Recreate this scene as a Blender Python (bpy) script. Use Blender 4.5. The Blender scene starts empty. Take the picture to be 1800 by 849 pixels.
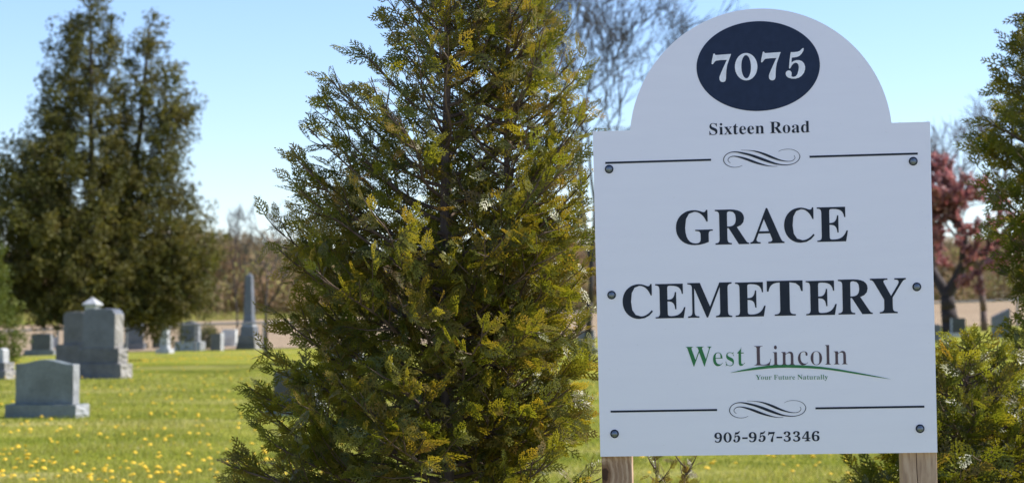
import bpy, math, random
import numpy as np
from mathutils import Vector, Matrix

S = bpy.context.scene
COL = S.collection
PI = math.pi
R = math.radians

# ------------------------------------------------------------ camera, sky, sun, exposure
PITCH = math.atan((545 - 424.5) / 3500.0)
CAM = np.array([0.0, 0.0, 1.45])
cd = bpy.data.cameras.new('camera')
cam = bpy.data.objects.new('camera', cd)
COL.objects.link(cam)
cam.location = CAM
cam.rotation_euler = (PI / 2 + PITCH, 0, 0)
cd.sensor_width = 36.0
cd.lens = 70.0
cd.clip_end = 6000
cd.dof.use_dof = True
cd.dof.focus_distance = 5.5
cd.dof.aperture_fstop = 6.3
S.camera = cam

SUN_AZ, SUN_EL = R(78), R(47)          # azimuth clockwise from +Y
sdir = Vector((math.sin(SUN_AZ) * math.cos(SUN_EL), math.cos(SUN_AZ) * math.cos(SUN_EL), math.sin(SUN_EL)))
world = bpy.data.worlds.new('World')
S.world = world
world.use_nodes = True
wn = world.node_tree
bg = wn.nodes['Background']
sky = wn.nodes.new('ShaderNodeTexSky')
sky.sky_type = 'NISHITA'
sky.sun_disc = False
sky.sun_elevation = SUN_EL
sky.sun_rotation = SUN_AZ
sky.air_density = 1.0
sky.dust_density = 0.15
sky.ozone_density = 5.0
tint = wn.nodes.new('ShaderNodeMix'); tint.data_type = 'RGBA'; tint.blend_type = 'MULTIPLY'
tint.inputs[0].default_value = 1.0; tint.inputs[7].default_value = (1.0, 0.965, 1.05, 1)
wn.links.new(sky.outputs[0], tint.inputs[6]); wn.links.new(tint.outputs[2], bg.inputs[0])
bg.inputs[1].default_value = 0.133
sl = bpy.data.lights.new('sun', 'SUN')
sl.energy = 5.0
sl.angle = R(0.5)
sl.color = (1.0, 0.95, 0.86)
so = bpy.data.objects.new('sun', sl)
COL.objects.link(so)
so.rotation_euler = sdir.to_track_quat('Z', 'Y').to_euler()
S.view_settings.view_transform = 'Standard'
S.view_settings.look = 'None'
S.view_settings.gamma = 1.0
S.view_settings.exposure = 0.62
S.view_settings.use_curve_mapping = False
S.render.engine = 'CYCLES'
S.cycles.max_bounces = 8
S.cycles.transmission_bounces = 4
S.cycles.use_denoising = True

# ------------------------------------------------------------ measuring helpers
F = 3500.0
def ground_z(x, y):
    s = min(max((y - 40.0) / 45.0, 0.0), 1.0)
    s = s * s * (3 - 2 * s)
    xx = min(max(x + 11.8, -60.0), 70.0)
    far = min(max(y - 97.0, 0.0), 220.0) * 0.0045
    w = far + 0.03 * math.sin(x * 0.31 + y * 0.07) + 0.03 * math.sin(y * 0.23 - x * 0.11)
    return s * (-0.4 + 0.029 * xx) + w * min(1.0, max(0.0, (y - 12) / 10))
def ray(px, py):
    d = np.array([(px - 900) / F, 1.0, (424.5 - py) / F])
    c, s = math.cos(PITCH), math.sin(PITCH)
    return np.array([d[0], c * d[1] - s * d[2], s * d[1] + c * d[2]])
def at(px, py):
    """where the sight line through a photo pixel meets the ground"""
    d = ray(px, py)
    t = 5.0
    while t < 600:
        p = CAM + d * t
        if p[2] <= ground_z(p[0], p[1]):
            return Vector((p[0], p[1], ground_z(p[0], p[1])))
        t += 0.02 + t * 0.0005
    return Vector((p[0], p[1], 0))
def atY(px, Y):
    d = ray(px, 545)
    x = d[0] * Y / d[1]
    return Vector((x, Y, ground_z(x, Y)))

# ------------------------------------------------------------ object helpers
def tag(o, label=None, cat=None, group=None, kind=None):
    if label: o['label'] = label
    if cat: o['category'] = cat
    if group: o['group'] = group
    if kind: o['kind'] = kind
    return o
def empty(name, loc, rz=0.0, **k):
    o = bpy.data.objects.new(name, None)
    COL.objects.link(o)
    o.empty_display_size = 0.1
    o.location = loc
    o.rotation_euler = (0, 0, rz)
    return tag(o, **k)
def link(name, me, parent=None, mats=None, smooth=False):
    o = bpy.data.objects.new(name, me)
    COL.objects.link(o)
    if parent is not None:
        o.parent = parent
    if mats:
        for m in (mats if isinstance(mats, (list, tuple)) else [mats]):
            me.materials.append(m)
    if smooth:
        me.polygons.foreach_set('use_smooth', [True] * len(me.polygons))
    return o
def np_mesh(name, V, Q, col=None, mat_idx=None, nside=4):
    """mesh from arrays: V (n,3), Q (m,nside) and optional point colours"""
    me = bpy.data.meshes.new(name)
    n, m = len(V), len(Q)
    me.vertices.add(n)
    me.vertices.foreach_set('co', np.ascontiguousarray(V, dtype=np.float32).ravel())
    me.loops.add(m * nside)
    me.loops.foreach_set('vertex_index', np.ascontiguousarray(Q, dtype=np.int32).ravel())
    me.polygons.add(m)
    me.polygons.foreach_set('loop_start', np.arange(0, m * nside, nside, dtype=np.int32))
    me.polygons.foreach_set('loop_total', np.full(m, nside, dtype=np.int32))
    me.update(calc_edges=True)
    if col is not None:
        a = me.color_attributes.new('tint', 'FLOAT_COLOR', 'POINT')
        c4 = np.ones((n, 4), dtype=np.float32)
        c4[:, :3] = col
        a.data.foreach_set('color', c4.ravel())
    return me
class MB:
    def __init__(s):
        s.v, s.f, s.m = [], [], []
    def add(s, vs, fs, mi=0):
        o = len(s.v)
        s.v += [tuple(v) for v in vs]
        s.f += [tuple(i + o for i in f) for f in fs]
        s.m += [mi] * len(fs)
    def box(s, a, b, mi=0):
        (x0, y0, z0), (x1, y1, z1) = a, b
        s.add([(x0, y0, z0), (x1, y0, z0), (x1, y1, z0), (x0, y1, z0), (x0, y0, z1), (x1, y0, z1), (x1, y1, z1), (x0, y1, z1)],
              [(3, 2, 1, 0), (4, 5, 6, 7), (0, 1, 5, 4), (1, 2, 6, 5), (2, 3, 7, 6), (3, 0, 4, 7)], mi)
    def tube(s, pts, rad, n=6, mi=0, cap=True):
        pts = [Vector(p) for p in pts]
        o = len(s.v)
        up = Vector((0.31, 0.95, 0.05)).normalized()
        for i, p in enumerate(pts):
            t = (pts[min(i + 1, len(pts) - 1)] - pts[max(i - 1, 0)])
            if t.length < 1e-9: t = Vector((0, 0, 1))
            t.normalize()
            a = t.cross(up)
            if a.length < 1e-3: a = t.cross(Vector((1, 0, 0)))
            a.normalize()
            b = t.cross(a)
            for k in range(n):
                w = 2 * PI * k / n
                s.v.append(tuple(p + (a * math.cos(w) + b * math.sin(w)) * rad[i]))
        for i in range(len(pts) - 1):
            for k in range(n):
                k2 = (k + 1) % n
                s.f.append((o + i * n + k, o + i * n + k2, o + (i + 1) * n + k2, o + (i + 1) * n + k))
                s.m.append(mi)
        if cap:
            s.f.append(tuple(o + (len(pts) - 1) * n + k for k in range(n))); s.m.append(mi)
            s.f.append(tuple(o + k for k in reversed(range(n)))); s.m.append(mi)
    def lathe(s, prof, n=24, mi=0, axis='z'):
        """prof: list of (radius, height)"""
        o = len(s.v)
        for r, h in prof:
            for k in range(n):
                w = 2 * PI * k / n
                c, d = r * math.cos(w), r * math.sin(w)
                s.v.append((c, d, h) if axis == 'z' else (c, -h, d))
        for i in range(len(prof) - 1):
            for k in range(n):
                k2 = (k + 1) % n
                q = (o + i * n + k, o + i * n + k2, o + (i + 1) * n + k2, o + (i + 1) * n + k)
                s.f.append(q); s.m.append(mi)
        s.f.append(tuple(o + (len(prof) - 1) * n + k for k in range(n))); s.m.append(mi)
    def mesh(s, name):
        me = bpy.data.meshes.new(name)
        me.from_pydata(s.v, [], s.f)
        me.update()
        me.polygons.foreach_set('material_index', s.m)
        return me
    def build(s, name, mats, parent=None, smooth=False):
        return link(name, s.mesh(name), parent, mats, smooth)

# ------------------------------------------------------------ materials
def new_mat(name):
    m = bpy.data.materials.new(name)
    m.use_nodes = True
    nt = m.node_tree
    return m, nt, nt.nodes['Principled BSDF']
def N(nt, kind, **k):
    n = nt.nodes.new('ShaderNode' + kind)
    for a, b in k.items():
        setattr(n, a, b)
    return n
def noise(nt, scale, detail=4, rough=0.6, vec=None, dist=0.0):
    n = N(nt, 'TexNoise')
    n.inputs['Scale'].default_value = scale
    n.inputs['Detail'].default_value = detail
    n.inputs['Roughness'].default_value = rough
    n.inputs['Distortion'].default_value = dist
    if vec is not None: nt.links.new(vec, n.inputs['Vector'])
    return n
def ramp(nt, fac, stops, interp='LINEAR'):
    r = N(nt, 'ValToRGB')
    r.color_ramp.interpolation = interp
    el = r.color_ramp.elements
    el[0].position, el[0].color = stops[0][0], (*stops[0][1], 1)
    el[1].position, el[1].color = stops[-1][0], (*stops[-1][1], 1)
    for p, c in stops[1:-1]:
        e = el.new(p); e.color = (*c, 1)
    nt.links.new(fac, r.inputs[0])
    return r
def mapped(nt, scale=(1, 1, 1), rot=(0, 0, 0), src='Object'):
    tc = N(nt, 'TexCoord')
    mp = N(nt, 'Mapping')
    mp.inputs['Scale'].default_value = scale
    mp.inputs['Rotation'].default_value = rot
    nt.links.new(tc.outputs[src], mp.inputs['Vector'])
    return mp.outputs[0]
def bump(nt, bs, h, strength=0.3, dist=0.01):
    b = N(nt, 'Bump')
    b.inputs['Strength'].default_value = strength
    b.inputs['Distance'].default_value = dist
    nt.links.new(h, b.inputs['Height'])
    nt.links.new(b.outputs[0], bs.inputs['Normal'])
def mixc(nt, fac, a, b, mode='MIX'):
    m = N(nt, 'Mix', data_type='RGBA', blend_type=mode)
    if isinstance(fac, float): m.inputs[0].default_value = fac
    else: nt.links.new(fac, m.inputs[0])
    for i, v in ((6, a), (7, b)):
        if isinstance(v, tuple): m.inputs[i].default_value = (*v, 1)
        else: nt.links.new(v, m.inputs[i])
    return m.outputs[2]

def foliage_mat(name, trans=0.35, rough=0.45, spec=0.35, tmul=(1.35, 1.25, 0.7)):
    m, nt, bs = new_mat(name)
    at_ = N(nt, 'Attribute', attribute_name='tint')
    nt.links.new(at_.outputs['Color'], bs.inputs['Base Color'])
    bs.inputs['Roughness'].default_value = rough
    bs.inputs['Specular IOR Level'].default_value = spec
    tr = N(nt, 'BsdfTranslucent')
    c = mixc(nt, 1.0, at_.outputs['Color'], tmul, 'MULTIPLY')
    nt.links.new(c, tr.inputs['Color'])
    mx = N(nt, 'MixShader')
    mx.inputs[0].default_value = trans
    nt.links.new(bs.outputs[0], mx.inputs[1])
    nt.links.new(tr.outputs[0], mx.inputs[2])
    nt.links.new(mx.outputs[0], nt.nodes['Material Output'].inputs['Surface'])
    return m
M_CEDAR = foliage_mat('cedar_scales', 0.52, 0.38, 0.5, (1.95, 1.7, 0.55))
M_FARLEAF = foliage_mat('far_foliage', 0.3, 0.6, 0.2)
M_GRASSB = foliage_mat('grass_blades', 0.4, 0.6, 0.15, (1.3, 1.3, 0.6))
M_PETAL = foliage_mat('plum_leaves', 0.4, 0.5, 0.3, (1.4, 0.9, 0.9))

def bark_mat(name, a, b, scale=30):
    m, nt, bs = new_mat(name)
    v = mapped(nt, (1, 1, 0.25))
    n = noise(nt, scale, 5, 0.7, v)
    r = ramp(nt, n.outputs['Fac'], [(0.3, a), (0.7, b)])
    nt.links.new(r.outputs[0], bs.inputs['Base Color'])
    bs.inputs['Roughness'].default_value = 0.9
    bump(nt, bs, n.outputs['Fac'], 0.6, 0.004)
    return m
M_CBARK = bark_mat('cedar_bark', (0.055, 0.035, 0.025), (0.17, 0.125, 0.095), 60)
M_TWIG = bark_mat('cedar_twig_bark', (0.07, 0.045, 0.03), (0.16, 0.11, 0.075), 40)
M_FBARK = bark_mat('far_bark', (0.035, 0.026, 0.022), (0.1, 0.08, 0.07), 6)
M_GBARK = bark_mat('grey_bark', (0.022, 0.018, 0.016), (0.07, 0.056, 0.048), 6)

def granite(name, a, b, rough=0.7, lichen=0.0):
    m, nt, bs = new_mat(name)
    v = mapped(nt)
    n1 = noise(nt, 55, 6, 0.75, v)
    n2 = noise(nt, 3.0, 4, 0.6, v)
    c1 = ramp(nt, n1.outputs['Fac'], [(0.3, a), (0.7, b)]).outputs[0]
    c2 = ramp(nt, n2.outputs['Fac'], [(0.35, (0.72, 0.72, 0.7)), (0.65, (1.05, 1.05, 1.05))]).outputs[0]
    nt.links.new(mixc(nt, 1.0, c1, c2, 'MULTIPLY'), bs.inputs['Base Color'])
    bs.inputs['Roughness'].default_value = rough
    bump(nt, bs, n1.outputs['Fac'], 0.25, 0.004)
    return m
M_GRAN = granite('grey_granite', (0.11, 0.13, 0.128), (0.23, 0.255, 0.245), 0.5)
M_GRANR = granite('rock_faced_granite', (0.2, 0.21, 0.22), (0.46, 0.46, 0.47), 0.9)
M_SAND = granite('weathered_stone', (0.1, 0.1, 0.105), (0.2, 0.195, 0.2), 0.85)
M_SANDR = granite('weathered_rock_face', (0.22, 0.205, 0.19), (0.42, 0.39, 0.36), 0.95)
M_BLUE = granite('blue_grey_granite', (0.095, 0.102, 0.12), (0.18, 0.188, 0.21), 0.45)
M_DARK = granite('black_granite', (0.03, 0.033, 0.036), (0.07, 0.075, 0.08), 0.3)
M_WHITE = granite('white_marble', (0.8, 0.82, 0.78), (0.88, 0.89, 0.84), 0.6)
M_PALE = granite('pale_marble', (0.38, 0.38, 0.39), (0.58, 0.58, 0.59), 0.7)

def metal(name, c, rough=0.5, met=1.0):
    m, nt, bs = new_mat(name)
    n = noise(nt, 150, 3, 0.6, mapped(nt))
    cr = ramp(nt, n.outputs['Fac'], [(0.3, tuple(x * 0.8 for x in c)), (0.7, c)])
    nt.links.new(cr.outputs[0], bs.inputs['Base Color'])
    bs.inputs['Metallic'].default_value = met
    bs.inputs['Roughness'].default_value = rough
    return m
M_ZINC = metal('weathered_zinc', (0.22, 0.25, 0.29), 0.5)
M_GALV = metal('galvanised_steel', (0.24, 0.24, 0.25), 0.7, 0.2)

# ------------------------------------------------------------ the cemetery sign
SIGN_X, SIGN_Y, SIGN_Z = 0.6981, 5.4571, 1.0562
SIGN_YAW, SIGN_PIT, SIGN_ROL = -0.10061, 0.04342, -0.01962
SW, SH = 0.914, 0.8946
SM = Matrix.Rotation(SIGN_YAW, 4, 'Z') @ Matrix.Rotation(SIGN_PIT, 4, 'X') @ Matrix.Rotation(SIGN_ROL, 4, 'Y')
SM3 = np.array(SM.to_3x3())
SO = np.array([SIGN_X, SIGN_Y, SIGN_Z])
def loc(px, py):
    """photo pixel on the sign's face -> millimetre-true position on the panel (u across, v up)"""
    d = ray(px, py)
    n = SM3[:, 1]
    t = np.dot(SO - CAM, n) / np.dot(d, n)
    q = (CAM + d * t - SO) @ SM3
    return float(q[0]), float(q[2])

def sm(name, c, rough):
    m, nt, bs = new_mat(name)
    bs.inputs['Base Color'].default_value = (*c, 1)
    bs.inputs['Roughness'].default_value = rough
    return m, nt, bs
M_PANEL, nt, bs = sm('white_sign_panel', (0.72, 0.73, 0.75), 0.42)
v = mapped(nt, (1.2, 1, 9))
n = noise(nt, 3.0, 6, 0.65, v)
n2 = noise(nt, 90, 3, 0.6, mapped(nt))
c1 = ramp(nt, n.outputs['Fac'], [(0.3, (0.80, 0.785, 0.84)), (0.7, (0.825, 0.81, 0.86))]).outputs[0]
c2 = ramp(nt, n2.outputs['Fac'], [(0.22, (0.9, 0.89, 0.87)), (0.34, (1, 1, 1))]).outputs[0]
nt.links.new(mixc(nt, 1.0, c1, c2, 'MULTIPLY'), bs.inputs['Base Color'])
rr = N(nt, 'MapRange'); rr.inputs[3].default_value = 0.34; rr.inputs[4].default_value = 0.55
nt.links.new(n.outputs['Fac'], rr.inputs[0]); nt.links.new(rr.outputs[0], bs.inputs['Roughness'])
bump(nt, bs, n2.outputs['Fac'], 0.05, 0.0005)
def ink(name, c):
    m, nt, bs = sm(name, c, 0.6)
    bs.inputs['Specular IOR Level'].default_value = 0.15
    n = noise(nt, 40, 4, 0.6, mapped(nt))
    r_ = ramp(nt, n.outputs['Fac'], [(0.3, tuple(x * 0.88 for x in c)), (0.7, tuple(x * 1.12 for x in c))])
    nt.links.new(r_.outputs[0], bs.inputs['Base Color'])
    return m
M_BLACK = ink('black_vinyl', (0.022, 0.028, 0.04))
M_NAVY = ink('navy_vinyl', (0.022, 0.034, 0.068))
M_WVIN = ink('white_vinyl', (0.8, 0.8, 0.83))
M_GREEN = ink('green_vinyl', (0.045, 0.19, 0.07))
M_BROWN = ink('brown_grey_vinyl', (0.105, 0.075, 0.085))

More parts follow.
